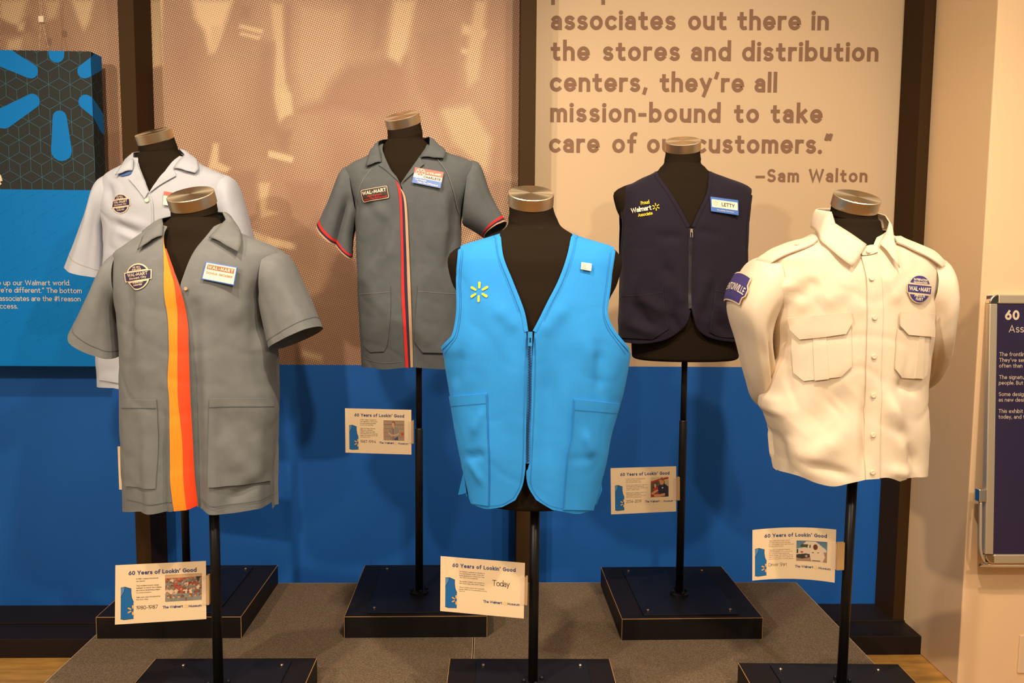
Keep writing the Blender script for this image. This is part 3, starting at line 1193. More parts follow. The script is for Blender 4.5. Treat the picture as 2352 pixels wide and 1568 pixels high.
def shell(fn, poly, mb, l=0, step=None):
    xs = [p[0] for p in poly]; ys = [p[1] for p in poly]
    step = step or max(max(xs) - min(xs), max(ys) - min(ys)) / 9
    P = []
    for a, b in zip(poly, list(poly[1:]) + [poly[0]]):
        k = max(1, int(math.hypot(b[0] - a[0], b[1] - a[1]) / step + .5))
        P += [(a[0] + (b[0] - a[0]) * j / k, a[1] + (b[1] - a[1]) * j / k) for j in range(k)]
    n = len(P)
    A2 = np.array(P)
    G = np.array([(x, y) for x in np.arange(min(xs) + step / 2, max(xs), step) for y in np.arange(min(ys) + step / 2, max(ys), step)])
    pts = list(P)
    if len(G):
        ins = np.zeros(len(G), bool); dist = np.full(len(G), 1e9)
        for i in range(n):
            a, b = A2[i], A2[(i + 1) % n]
            c = (a[1] > G[:, 1]) != (b[1] > G[:, 1])
            ins ^= c & (G[:, 0] < (b[0] - a[0]) * (G[:, 1] - a[1]) / (b[1] - a[1] + 1e-15) + a[0])
            ab = b - a
            k = np.clip(((G - a) @ ab) / (ab @ ab + 1e-15), 0, 1)
            dist = np.minimum(dist, np.linalg.norm(G - (a + k[:, None] * ab), axis=1))
        pts += [tuple(q) for q in G[ins & (dist > step * .3)]]
    sc = 1 / step                                  # work in units of the grid, the fill has a fixed tolerance
    r = delaunay_2d_cdt([Vector((p[0] * sc, p[1] * sc)) for p in pts], [], [list(range(n))], 1, 1e-5)
    vs = [fn(v.x / sc, v.y / sc, l) for v in r[0]]
    fs = []
    for f in r[2]:
        a, b, c = (r[0][i] for i in f[:3])
        f = tuple(f)
        if (b.x - a.x) * (c.y - a.y) - (b.y - a.y) * (c.x - a.x) < 0:
            f = tuple(reversed(f))
        fs.append(f)
    mb.add(vs, fs)


def disc(cx, cy, rx, ry, n=32, a0=0, a1=360):
    k = n if a1 - a0 < 360 else n
    e = 1 if a1 - a0 < 360 else 0
    return [(cx + rx * math.cos(math.radians(a0 + (a1 - a0) * i / (k - e))), cy + ry * math.sin(math.radians(a0 + (a1 - a0) * i / (k - e)))) for i in range(k)]


def rect(x0, y0, x1, y1):
    return [(x0, y0), (x1, y0), (x1, y1), (x0, y1)]


def spline_rings(rings, sub):
    """rings: (centre, A, B) vectors -> Catmull-Rom between them"""
    out = []
    n = len(rings)
    for i in range(n - 1):
        q = [rings[max(i - 1, 0)], rings[i], rings[i + 1], rings[min(i + 2, n - 1)]]
        for j in range(sub):
            t = j / sub
            o = []
            for c in range(3):
                p0, p1, p2, p3 = (q[k][c] for k in range(4))
                o.append(.5 * ((2 * p1) + (p2 - p0) * t + (2 * p0 - 5 * p1 + 4 * p2 - p3) * t * t + (3 * p1 - 3 * p2 + p3 - p0) * t ** 3))
            out.append(tuple(o))
    out.append(rings[-1])
    return out


def loft(rings, n=40, e=1.0, cap0=False, cap1=False, wob=0.0, seed=0, ridges=None):
    vs = []
    for ri, (c, a, b) in enumerate(rings):
        for k in range(n):
            t = 2 * math.pi * k / n
            ct, st = math.cos(t), math.sin(t)
            p = c + a * math.copysign(abs(ct) ** e, ct) + b * math.copysign(abs(st) ** e, st)
            if wob:
                d = (p - c).normalized()
                nn = noise.noise(Vector((ct * 1.6 + seed, st * 1.6, ri * .05))) + .6 * noise.noise(p * 16 + Vector((seed, 0, 0)))
                if ridges:
                    for (t0, wd_, amp) in ridges:
                        dt = (t - math.radians(t0) + math.pi) % (2 * math.pi) - math.pi
                        nn += amp / wob * math.exp(-(dt / wd_) ** 2) * min(1, ri / len(rings) * 2)
                p = p + d * wob * nn
            vs.append(p)
    fs = []
    for i in range(len(rings) - 1):
        for k in range(n):
            k2 = (k + 1) % n
            fs.append((i * n + k, i * n + k2, (i + 1) * n + k2, (i + 1) * n + k))
    if cap0:
        fs.append(tuple(range(n - 1, -1, -1)))
    if cap1:
        fs.append(tuple((len(rings) - 1) * n + k for k in range(n)))
    return vs, fs


def flip(fs):
    return [tuple(reversed(f)) for f in fs]


# ---------------------------------------------------------------- mannequin stands
def stand(label, bx, by, ang, pole_xy, Yc, rows, cap_px, tilt, side, lean, tail, collar_px=None):
    """plinth, plate, pole, torso and steel neck cap of one display form"""
    S = .453
    R = Matrix.Rotation(ang, 3, 'Z')
    o0 = Vector((bx, by, ZPL))
    cen = o0 + R @ Vector((S / 2, S / 2, 0))
    t = thing('mannequin_stand', cen, label, 'mannequin', 'mannequin stands')
    zt = ZPL + .0696
    pl = MB().box((bx, by, ZPL), (bx + S, by + S, zt), ang, o0).build('plinth', 'black_laminate', t)
    eg = MB()
    w = .0011
    for a, b in (((0, -.0004, -w), (S, .0004 + w, .0004)), ((-.0004, 0, -w), (w, S, .0004)), ((S - w, 0, -w), (S + .0004, S, .0004)),
                 ((-.0004, -.0004, -.0696), (w, w, 0)), ((S - w, -.0004, -.0696), (S + .0004, w, 0))):
        eg.box(o0 + Vector(a) + Vector((0, 0, .0696)), o0 + Vector(b) + Vector((0, 0, .0696)), ang, o0)
    eg.build('worn_edge', 'raw_edge', pl, label='worn tan edge line')
    pp = Vector((pole_xy[0], pole_xy[1], zt))
    pcx = pp.x
    MB().box((pcx - .155, by + .025, zt), (pcx + .155, by + .43, zt + .004), ang, cen).build('base_plate', 'black_plate', t, bevel=.001)
    for sx in (-1, 1):
        for yy in (.055, .40):
            q = Vector((pcx + sx * .135, by + yy, zt + .004))
            q = R @ (q - cen) + cen
            MB().tube([q, q + Vector((0, 0, .004)), q + Vector((0, 0, .006))], [.005, .005, .003], 10).build('plate_screw', 'screw_steel', t)
    MB().tube([pp + Vector((0, 0, .004)), pp + Vector((0, 0, .012)), pp + Vector((0, 0, .014))], [.031, .031, .026], 28).build('pole_flange', 'black_plate', t)
    for k in range(4):
        a = math.radians(20 + 90 * k) if k % 2 == 0 else math.radians(-20 + 90 * k + 70)
        a = math.radians(15 + 90 * k)
        q = pp + Vector((math.cos(a) * .025, math.sin(a) * .025, .013))
        MB().tube([q, q + Vector((0, 0, .008)), q + Vector((0, 0, .011))], [.0055, .0055, .003], 10).build('flange_bolt', 'black_plate', t)
    body = Body(Yc, rows, p=.8, wob=0)
    zb = body.z0
    ptop = Vector((pp.x, pp.y * .5 + Yc * .5, zb + .03))
    if collar_px:
        # a wider lower tube carries a thinner one above it
        k = (onY(pole_xy[2], collar_px, pole_xy[1]).z - zt) / (ptop.z - zt)
        mid = pp.lerp(ptop, k)
        d = (ptop - pp).normalized()
        MB().tube([pp + Vector((0, 0, .004)), mid, mid + d * .004], [.0127, .0127, .0105], 20).build('lower_pole', 'black_pole', t, smooth=True)
        MB().tube([mid - d * .01, ptop], .0100, 20).build('upper_pole', 'black_pole', t, smooth=True)
    else:
        MB().tube([pp + Vector((0, 0, .004)), ptop], .0128, 20).build('pole', 'black_pole', t, smooth=True)
    # cap
    cc = onY(cap_px[0], cap_px[1], Yc - lean)
    nrm = Vector((math.sin(math.radians(side)), -math.sin(math.radians(tilt)), math.cos(math.radians(tilt)))).normalized()
    RC, HCAP = .0573, .030
    a = (Vector((1, 0, 0)) - nrm * nrm.x).normalized()
    b = nrm.cross(a)
    rings = []
    K = 60
    zz = body.z0
    for i in range(K + 1):
        z = body.z0 + (body.z1 - body.z0) * i / K
        xm, hw, df, db = body.row(z)
        rings.append((Vector((xm, Yc - (df - db) / 2, z)), Vector((hw, 0, 0)), Vector((0, (df + db) / 2, 0))))
    nk = cc - nrm * (HCAP - .002)
    rings = rings[:-1]
    last = rings[-1]
    end = (nk, a * .0545, b * .0545)
    mid = (last[0].lerp(nk, .5), last[1].lerp(a * .0545, .8), last[2].lerp(b * .0545, .8))
    neck = spline_rings([rings[-6], last, mid, end], 8)[8:]
    vs, fs = loft(rings + neck[1:], 56, .92, False, True)
    # rounded closed bottom
    bot = []
    c0, a0, b0 = rings[0]
    for i in range(1, 6):
        q = math.radians(90 * i / 5)
        bot.append((c0 - Vector((0, 0, math.sin(q) * .012)), a0 * (1 - .12 * (1 - math.cos(q))), b0 * (1 - .12 * (1 - math.cos(q)))))
    vs, fs = loft(list(reversed(bot)) + rings + neck[1:], 56, .92, True, True)
    make('torso', vs, fs, 'torso_cloth', t, True, label='black cloth torso and neck')
    # steel cap, turned about its own axis so the brushing follows the disc
    prof = [(0, -.001), (RC - .001, -.001), (RC, .0005), (RC, HCAP - .0015), (RC - .0015, HCAP), (RC * .6, HCAP), (0.0004, HCAP)]
    n = 64
    vs = []; fs = []
    for r, h in prof:
        for k in range(n):
            q = 2 * math.pi * k / n
            vs.append((r * math.cos(q), r * math.sin(q), h))
    for i in range(len(prof) - 1):
        for k in range(n):
            k2 = (k + 1) % n
            fs.append((i * n + k, i * n + k2, (i + 1) * n + k2, (i + 1) * n + k))
    me = bpy.data.meshes.new('neck_cap')
    me.from_pydata(vs, [], fs)
    me.materials.append(MATS['brushed_steel'])
    me.polygons.foreach_set('use_smooth', [True] * len(me.polygons))
    co = bpy.data.objects.new('neck_cap', me)
    C.objects.link(co)
    co.parent = t
    mm = Matrix((a, b, nrm)).transposed()
    co.rotation_euler = mm.to_euler()
    co.location = (cc - nrm * HCAP) - root_loc(t)
    md = co.modifiers.new('edge', 'EDGE_SPLIT')
    md.split_angle = math.radians(20)
    co['label'] = 'brushed steel neck cap'
    return t, body


def inset(rows, m, upto, tail, neck=None):
    """torso rows a little inside the garment's rows, then a tapering trunk"""
    out = []
    for i, (py, xl, xr, df, db) in enumerate(r for r in rows if r[0] <= upto):
        k = min(i, 9)
        out.append((py, xl + m + 2.4 * k, xr - m - 2.4 * k, df - (.004, .006, .009)[k] if k < 3 else df - .010 - .0026 * k, db - .013 - .0015 * k))
    return (neck or []) + out + tail


# ------------------------------------------------------------------------------------------------ GARMENT FRONTS
def fronts(body, G, left, right, m, sleeveless=False, thick=.0016, back_low=None):
    """left/right: dict of pixel lists open (neck down to hem), hem (opening to side), side (py list), arm, shoulder"""
    for sg, d in ((-1, left), (1, right)):
        tz = [body.px(*p) for p in fine_px(d['open'], 8)]
        tz += [body.px(*p) for p in fine_px(d['hem'], 8)]
        tz += [body.side(sg, py) for py in d['side']]
        arm = [body.px(*p) for p in fine_px(d['arm'], 8)] if d.get('arm') else []
        tz += arm
        sh = [body.side(sg, py) for py in d['shoulder']]
        if arm:
            zA, zB = arm[-1][1], sh[0][1]
            xA, xB = body.base(*arm[-1]).x, body.base(*sh[0]).x
            for f in (.2, .45, .7, .9):
                z = zA + (zB - zA) * f
                xm, hw = body.row(z)[:2]
                tz.append((math.asin(min(max((xA + (xB - xA) * f - xm) / hw, -.9999), .9999)), z))
        tz += sh
        ex = None
        if sg == -1 and d.get('over'):
            ex = lambda th, z: .003
        zA, zB = tz[-1][1], tz[0][1]                   # round the neck from the shoulder seam to the front
        xA, xB = body.base(*tz[-1]).x, body.base(*tz[0]).x
        for f in (.12, .3, .5, .7, .86):
            z = zA + (zB - zA) * f
            xm, hw = body.row(z)[:2]
            tz.append((math.asin(min(max((xA + (xB - xA) * f - xm) / hw, -.9999), .9999)), z))
        body.panel('front_panel', tz, m, G, thick=thick, extra=ex, step=.0075)
        d['_arm'] = arm
    pi = math.pi
    hb = back_low if back_low else max(left['side'][0], right['side'][0])
    n = 15
    zt_l = body.zpx(left['shoulder'][-1]); zt_r = body.zpx(right['shoulder'][-1])
    tz = []
    # up the right side, across the back neck, down the left side; theta runs 90..270
    tz += [(pi / 2, body.zpx(py)) for py in [hb] + right['side'][1:]]
    tz += [(pi - th, z) for th, z in right['_arm']]
    tz += [(pi / 2, body.zpx(py)) for py in right['shoulder']]
    tz += [(pi, (zt_l + zt_r) / 2 + .004)]
    tz += [(1.5 * pi, body.zpx(py)) for py in reversed(left['shoulder'])]
    tz += [(pi - th if th < 0 else th, z) for th, z in reversed(left['_arm'])]
    tz += [(1.5 * pi, body.zpx(py)) for py in reversed([hb] + left['side'][1:])]
    tz += [(pi * (1.5 - i / 6), body.zpx(hb)) for i in range(1, 6)]
    body.panel('back_panel', tz, m, G, thick=thick)


def sleeve(name, G, Yc, rings, m, seed, wob=.0026, sub=9, ridges=None, bands=None, thick=.0016):
    R = []
    for (ox, oy, ix, iy, bd, bz, dy) in rings:
        po = onY(ox, oy, Yc + dy); pi_ = onY(ix, iy, Yc + dy)
        R.append(((po + pi_) / 2, (po - pi_) / 2, Vector((0, -bd, bz))))
    S = spline_rings(R, sub)
    vs, fs = loft(S, 44, .9, wob=wob, seed=seed, ridges=ridges)
    # outward faces
    c = S[len(S) // 2][0]
    n = 44
    i = len(S) // 2
    f = fs[i * n]
    nn = (vs[f[1]] - vs[f[0]]).cross(vs[f[2]] - vs[f[0]])
    if nn.dot(vs[f[0]] - c) < 0:
        fs = flip(fs)
    o = make(name, vs, fs, m, G, True, thick=thick)
    sleeve.last = S
    for (bn, t0, t1, bm, sc) in (bands or []):
        q = []
        N = len(S) - 1
        for j in range(4):
            t = (t0 + (t1 - t0) * j / 3) * N
            k = min(int(t), N - 1); fr = t - k
            c, a, b = (S[k][x].lerp(S[k + 1][x], fr) for x in range(3))
            rad = [vs[k * n + kk].lerp(vs[(k + 1) * n + kk], fr) for kk in range(n)]
            q.append([c + (p - c) * (1 + sc) for p in rad])
        v2 = [p for r in q for p in r]
        f2 = [(jj * n + kk, jj * n + (kk + 1) % n, (jj + 1) * n + (kk + 1) % n, (jj + 1) * n + kk) for jj in range(3) for kk in range(n)]
        f = f2[n]
        nn = (v2[f[1]] - v2[f[0]]).cross(v2[f[2]] - v2[f[0]])
        if nn.dot(v2[f[0]] - c) < 0:
            f2 = flip(f2)
        make(bn, v2, f2, bm, o, True, thick=.001)
    return o


def collar(body, G, inner, outer, m, bulge=.006, steps=6, N=60, thick=.002, name='collar'):
    def conv(L):
        out = []
        for e in L:
            if e[0] == 'b':
                _, deg, py, off = e
                out.append(body.base(math.radians(deg), body.zpx(py), off))
            else:
                px, py, off = e
                out.append(body.pt(px, py, off))
        return resample(crom(out, .008, corner=32), N)
    a, b = conv(inner), conv(outer)
    vs = []
    cen = Vector((body.row(body.z1)[0], body.Yc, 0))
    for i in range(N):
        for j in range(steps + 1):
            t = j / steps
            p = a[i].lerp(b[i], t)
            d = Vector((p.x - cen.x, p.y - cen.y, 0)).normalized()
            p = p + d * bulge * math.sin(math.pi * t) + Vector((0, 0, .003 * math.sin(math.pi * min(1, t * 2))))
            vs.append(p)
    fs = []
    s1 = steps + 1
    for i in range(N - 1):
        for j in range(steps):
            fs.append((i * s1 + j, (i + 1) * s1 + j, (i + 1) * s1 + j + 1, i * s1 + j + 1))
    f = fs[len(fs) // 2]
    nn = (vs[f[1]] - vs[f[0]]).cross(vs[f[2]] - vs[f[0]])
    mid = vs[f[0]]
    if nn.dot(Vector((mid.x - cen.x, mid.y - cen.y, 0))) < 0:
        fs = flip(fs)
    o = make(name, vs, fs, m, G, True)
    md = o.modifiers.new('thickness', 'SOLIDIFY')
    md.thickness = thick; md.offset = 0
    return o


def button(body, G, px, py, m='white_button', r=.0055, off=.004, parent=None):
    th, z = body.px(px, py)
    c = body.at(th, z, off); n = body.normal(th, z)
    mb = MB().tube([c - n * .002, c + n * .001, c + n * .0018, c + n * .0012], [r, r, r * .85, r * .55], 18)
    return mb.build('button', m, parent or G)


def text_on(fn, rows, m, name, parent, w=.12):
    """rows: (text, x, y, cap height, width or None, align)"""
    mb = MB()
    for (tx, x, y, h, wid, al) in rows:
        put_text(mb, tx, lambda a, b, l: fn(a, b, 8 + l * .3), x, y, h, w, wid, al, seg=6)
    return mb.build(name, m, parent)


def city_patch(body, G, px, py, rpx, rot, off=.0022):
    k = body.Yc / 1900
    r = rpx * k
    fn = body.surf_fn(px, py, rot, off)
    mb = MB()
    shell(fn, disc(0, 0, r, r), mb, 0)
    shell(fn, rect(-r * 1.14, -r * .30, r * 1.14, r * .42), mb, 1)
    p = mb.build('patch', 'patch_cream', G, thick=0, label='round navy and cream embroidered store patch')
    mb = MB()
    shell(fn, disc(0, 0, r * .90, r * .90, 20, 34, 146), mb, 5)
    shell(fn, disc(0, 0, r * .90, r * .90, 20, 206, 334), mb, 5)
    shell(fn, rect(-r * 1.06, -r * .24, r * 1.06, r * .36), mb, 6)
    mb.build('patch_field', 'patch_navy', p)
    text_on(lambda a, b, l: fn(a, b, 4 + l), [('WAL-MART', 0, r * .06, r * .25, r * 1.7, 'c'), ('Discount City', 0, -r * .17, r * .17, r * 1.45, 'c'),
                 ('WE SELL', 0, r * .66, r * .13, None, 'c'), ('FOR LESS', 0, r * .48, r * .13, None, 'c'),
                 ('SATISFACTION', 0, -r * .50, r * .12, r * .95, 'c'), ('GUARANTEED', 0, -r * .68, r * .12, r * .85, 'c')], 'patch_cream', 'lettering', p, .14)
    return p


def quad_plane(body, px4, off=.008):
    """a stiff badge: four pixel corners TL TR BR BL on a plane just proud of the cloth"""
    cx = sum(p[0] for p in px4) / 4; cy = sum(p[1] for p in px4) / 4
    th, z = body.px(cx, cy)
    c = body.at(th, z, off); n = body.normal(th, z)
    return [onP(p[0], p[1], c, n) for p in px4], n


def quad_fn(q, n, W_, H_):
    """local metres (x right, y up from bottom left) -> on the quad"""
    tl, tr, br, bl = q

    def fn(x, y, l=0):
        u = x / W_; v = y / H_
        return (bl.lerp(br, u)).lerp(tl.lerp(tr, u), v) + n * (.0003 + l * .00008)
    return fn


def slab(q, n, t, name, m, parent, r=0.0):
    vs = list(q) + [p - n * t for p in q]
    fs = [(3, 2, 1, 0), (4, 5, 6, 7), (0, 1, 5, 4), (1, 2, 6, 5), (2, 3, 7, 6), (3, 0, 4, 7)]
    o = make(name, vs, fs, m, parent)
    if r:
        b = o.modifiers.new('bevel', 'BEVEL'); b.width = r; b.segments = 2
    return o


def badge(body, px4, label, m, thick=.003):
    q, n = quad_plane(body, px4)
    c = sum(q, Vector()) / 4
    t = thing('name_badge', c, label, 'badge', 'pinned name badges')
    slab(q, n, thick, 'plate', m, t, .0012)
    W_ = ((q[1] - q[0]).length + (q[2] - q[3]).length) / 2
    H_ = ((q[0] - q[3]).length + (q[1] - q[2]).length) / 2
    return t, quad_fn(q, n, W_, H_), W_, H_


YFR, YBK = 2.09, 2.73
BOX = [(-1.2392, 2.538, .0013), (-.4611, 2.5374, .0071), (.4193, 2.5149, .0154), (-.9424, 1.8079, -.0011), (-.1172, 1.8017, -.0117), (.6915, 1.7698, -.0249)]

# ================================================================ 1. slate smock with orange ribbon (front left)
dn_rows = [(495, 392, 506, .055, .065), (512, 372, 524, .065, .075), (530, 345, 546, .078, .085), (548, 318, 590, .09, .092),
           (566, 294, 634, .10, .10), (585, 270, 656, .112, .105), (620, 268, 650, .125, .11), (680, 274, 632, .135, .11),
           (740, 281, 630, .135, .11), (807, 286, 638, .132, .11), (917, 287, 640, .128, .11), (1030, 290, 639, .125, .11), (1180, 293, 641, .122, .11)]
DN = Body(YFR, dn_rows, p=.66, seed=1, wob=.003, crease=.0012)
TAIL = lambda xl, xr, a, b: [(a, xl, xr, .09, .08), (b, xl + 8, xr - 8, .085, .08)]
p_dn = onZ(500, 1590, ZPL + .0696)
stand('mannequin on the black plinth at front left wearing the orange striped grey smock', *BOX[3], (onY(500, 1500, 2.09).x, 2.09, 500), YFR,
      inset(dn_rows, 7, 690, TAIL(310, 615, 900, 1080)), (437, 445), 24, -6, .014, None)
DN.fold((400, 700, 470, 760, 30, -.003), (470, 780, 500, 1400, 20, .006), (446, 700, 462, 1420, 13, -.013), (340, 950, 352, 1400, 14, .005), (395, 900, 400, 1400, 18, .004), (560, 700, 600, 900, 26, -.004),
        (596, 640, 605, 800, 16, -.008), (320, 700, 340, 900, 26, .004), (600, 800, 630, 910, 14, -.004), (300, 640, 300, 800, 14, -.006),
        (480, 680, 560, 740, 24, .003), (374, 900, 376, 1420, 11, -.008), (620, 980, 625, 1400, 12, -.006), (500, 930, 610, 1090, 16, -.003), (520, 1150, 640, 1080, 12, -.004), (540, 940, 600, 1010, 20, -.003), (500, 1000, 560, 1080, 22, .003))
G = thing('smock', DN.side(0, 1180) and Vector((-.72, YFR, 1.0)), 'grey short sleeved smock with orange front ribbon on the front left mannequin', 'smock', 'museum uniform tops')
fronts(DN, G,
       dict(open=[(386, 520), (378, 540), (380, 580), (402, 627), (418, 673), (430, 740), (433, 807), (437, 917), (441, 1007), (445, 1090), (450, 1165)],
            hem=[(405, 1171), (356, 1179), (320, 1174)], side=[1167, 1000, 807, 690], shoulder=[590, 566, 548, 512], over=True),
       dict(open=[(492, 520), (470, 546), (450, 570), (434.7, 597), (422, 630), (414, 654), (416, 673), (426, 740), (428, 807), (433, 917), (437, 1007), (442, 1090), (449, 1168)],
            hem=[(482, 1180), (532, 1178), (604, 1167)], side=[1150, 1000, 807, 690], shoulder=[590, 566, 548, 512]), 'slate_twill' if False else 'grey_twill')
DN.patch('ribbon', [(378.7, 542), (379, 580), (378.7, 639), (380, 681), (388, 736), (391, 807), (388, 870), (392.6, 917), (396, 1007), (397.6, 1090), (405.4, 1170.7),
                    (430, 1169.7), (423.4, 1090), (420.8, 1007), (411.6, 917), (410, 849.5), (408.6, 744), (403, 660), (392.6, 618), (382, 571)], 'amber_ribbon', G, .0065, .001, label='amber half of the front ribbon')
DN.patch('ribbon', [(382, 571), (392.6, 618), (403, 660), (408.6, 744), (410, 849.5), (411.6, 917), (420.8, 1007), (423.4, 1090), (430, 1169.7), (452.3, 1163.5),
                    (445.6, 1090), (441.5, 1007), (437, 917), (433.5, 807), (430.5, 740), (418, 672.6), (403, 626), (385, 571)], 'burnt_ribbon', G, .0065, .001, label='red orange half of the front ribbon')
collar(DN, G, [(379, 541, .009), (384, 515, .012), ('b', -88, 503, .012), ('b', -130, 488, .016), ('b', -180, 480, .02), ('b', -230, 484, .016), ('b', -275, 488, .014), (508, 505, .014), (494, 525, .012), (479, 545, .010)],
       [(328, 574, .013), (338, 553, .013), ('b', -84, 532, .012), ('b', -130, 520, .018), ('b', -180, 515, .022), ('b', -230, 518, .02), ('b', -272, 528, .016), (545, 545, .016), (547, 562, .017), (542, 579, .018)], 'grey_twill')
for (px, top) in (([(286, 917), (362.6, 917), (364, 1000), (361, 1121), (294, 1115), (290, 1020)], [(286, 936), (324, 936), (362, 936)]),
                  ([(481, 914), (623, 914), (627, 1000), (628.5, 1104), (560, 1112), (477.5, 1116), (479, 1010)], [(481, 933), (623, 933)])):
    pk = DN.patch('pocket', px, 'grey_twill', G, .0062, .003)
    DN.ribbon('pocket_stitch', top, 2.0, 'slate_twill', pk, .0070)
for ln in ([(294, 1146), (356, 1157), (400, 1150)], [(456, 1146), (482, 1159), (532, 1157), (604, 1147), (640, 1133)]):
    DN.ribbon('hem_stitch', ln, 1.6, 'slate_twill', G, .0042)
sleeve('sleeve', G, YFR, [(290, 574, 296, 700, .09, 0, 0), (262, 594, 286, 716, .098, 0, 0), (220, 666, 284, 758, .09, -.01, -.01), (171.6, 748, 287, 811, .085, -.024, -.015)], 'grey_twill', 11, ridges=[(60, .3, .006), (110, .25, -.005)], bands=[('cuff_stitch', .885, .892, 'slate_twill', .008)])
sleeve('sleeve', G, YFR, [(622, 568, 612, 700, .09, 0, 0), (664, 590, 604, 700, .098, 0, 0), (704, 668, 610, 748, .09, .004, -.01), (740, 750, 621, 803, .085, .012, -.02)], 'grey_twill', 12, ridges=[(60, .3, .006), (110, .25, -.005)], bands=[('cuff_stitch', .885, .892, 'slate_twill', .008)])
button(DN, G, 427.6, 663, 'tan_tape', .0042, .005)
city_patch(DN, G, 320, 635, 29, 8, .0056)
t, fn, w_, h_ = badge(DN, [(472.6, 600), (546, 613), (538, 656), (462, 641)], 'white name badge with blue rim and brown lettering on the orange striped smock', 'badge_blue')
mb = MB(); shell(fn, rect(w_ * .035, h_ * .06, w_ * .965, h_ * .94), mb, 1); mb.build('face', 'badge_white', t)
mb = MB(); shell(fn, rect(w_ * .08, h_ * .60, w_ * .92, h_ * .86), mb, 2); mb.build('name_band', 'badge_brown', t)
text_on(fn, [('WAL-MART', w_ / 2, h_ * .645, h_ * .17, w_ * .78, 'c')], 'badge_white', 'heading_lettering', t, .16)
text_on(fn, [('DONNA GROEBER', w_ / 2, h_ * .36, h_ * .12, w_ * .80, 'c')], 'badge_brown', 'name_lettering', t, .14)

# ================================================================ 2. pale blue smock (back left)
lb_rows = [(348, 318, 410, .055, .06), (362, 305, 440, .065, .07), (378, 290, 468, .078, .08), (394, 262, 504, .09, .09), (408, 244, 530, .1, .1),
           (430, 236, 538, .11, .1), (480, 236, 534, .125, .105), (530, 243, 530, .125, .105), (640, 240, 532, .125, .1), (803, 226, 545, .125, .105), (900, 229, 548, .12, .1)]
LB = Body(YBK, lb_rows, p=.68, seed=2, wob=.003, crease=.0022)
stand('mannequin on the back left plinth wearing the pale blue smock', *BOX[0], (onY(430, 1352, 2.73).x, 2.73, 430), YBK,
      inset(lb_rows, 6, 490, TAIL(270, 500, 700, 830)), (351, 302), 20, -12, .014, None)
LB.fold((262, 495, 340, 520, 10, .004), (258, 512, 330, 545, 9, -.004), (270, 530, 340, 560, 9, .004), (300, 560, 340, 570, 8, -.003), (246, 420, 262, 480, 12, -.005), (350, 560, 356, 780, 14, -.004))
G = thing('smock', Vector((-1.03, YBK, 1.2)), 'pale blue short sleeved smock on the back left mannequin', 'smock', 'museum uniform tops')
fronts(LB, G,
       dict(open=[(316, 362), (316, 372), (330, 408), (343, 441), (352, 470), (354, 546), (356, 700), (357, 896)], hem=[(320, 898), (291, 896), (255, 891)],
            side=[885, 803, 640, 530], shoulder=[430, 408, 394, 365], over=False),
       dict(open=[(412, 358), (395, 372), (375, 398), (343, 441), (346, 470), (349, 546), (352, 700), (353, 896)], hem=[(430, 900), (500, 898)],
            side=[890, 803, 640, 530], shoulder=[430, 408, 394, 365]), 'pale_blue_cotton')
collar(LB, G, [(309, 392, .008), (313, 372, .011), ('b', -88, 352, .012), ('b', -130, 341, .016), ('b', -180, 335, .02), ('b', -230, 338, .016), ('b', -274, 344, .013), (418, 356, .012), (408, 370, .010), (398, 387, .008)],
       [(274, 403, .012), (284, 388, .012), ('b', -84, 372, .012), ('b', -130, 362, .018), ('b', -180, 360, .022), ('b', -230, 362, .02), ('b', -272, 366, .014), (448, 378, .015), (451, 388, .016), (445, 398, .016)], 'pale_blue_cotton')
LB.patch('lapel', [(310, 390), (316, 372), (343, 441), (335, 456), (318, 432), (300, 411)], 'pale_blue_cotton', G, .007, .002)
LB.patch('lapel', [(397, 386), (404, 404), (370, 424), (344, 444), (360, 418), (380, 394)], 'pale_blue_cotton', G, .007, .002)
LB.patch('collar_gap', [(276, 402), (300, 393), (308, 395), (298, 402), (282, 405)], 'blue_inside', G, .004, .001, label='dark blue gap under the collar')
LB.ribbon('front_edge', [(344, 448), (351, 470), (353, 546), (355, 700), (356, 880)], 3, 'pale_blue_cotton', G, .004)
for y in (460, 533, 620, 720):
    button(LB, G, 339, y, 'white_button', .0066, .004)
sleeve('sleeve', G, YBK, [(262, 398, 262, 510, .075, 0, 0), (232, 416, 248, 525, .082, 0, 0), (203, 496, 246, 578, .08, -.005, 0), (157.7, 607, 247, 634, .078, -.012, 0)], 'pale_blue_cotton', 21, ridges=[(75, .25, .007), (115, .25, -.006)], bands=[('cuff_stitch', .885, .892, 'pale_blue_seam', .007)])
sleeve('sleeve', G, YBK, [(514, 400, 515, 510, .075, 0, 0), (540, 416, 524, 525, .082, 0, 0), (560, 470, 534, 575, .08, 0, 0), (592, 600, 545, 640, .078, 0, 0)], 'pale_blue_cotton', 22)
for px in ([(228, 808), (262, 813), (300, 818), (300, 884), (228, 872)],):
    pk = LB.patch('pocket', px, 'pale_blue_cotton', G, .004, .003)
LB.ribbon('hem_stitch', [(230, 871), (262, 880), (291, 884), (340, 885)], 1.4, 'pale_blue_seam', G, .0012)
city_patch(LB, G, 278, 467.6, 21.5, 6)
t, fn, w_, h_ = badge(LB, [(376, 439), (424, 446), (420, 478), (374, 470)], 'cream name badge with red top strip on the pale blue smock', 'badge_white')
mb = MB(); shell(fn, rect(0, h_ * .70, w_, h_), mb, 1); mb.build('red_strip', 'badge_red', t)

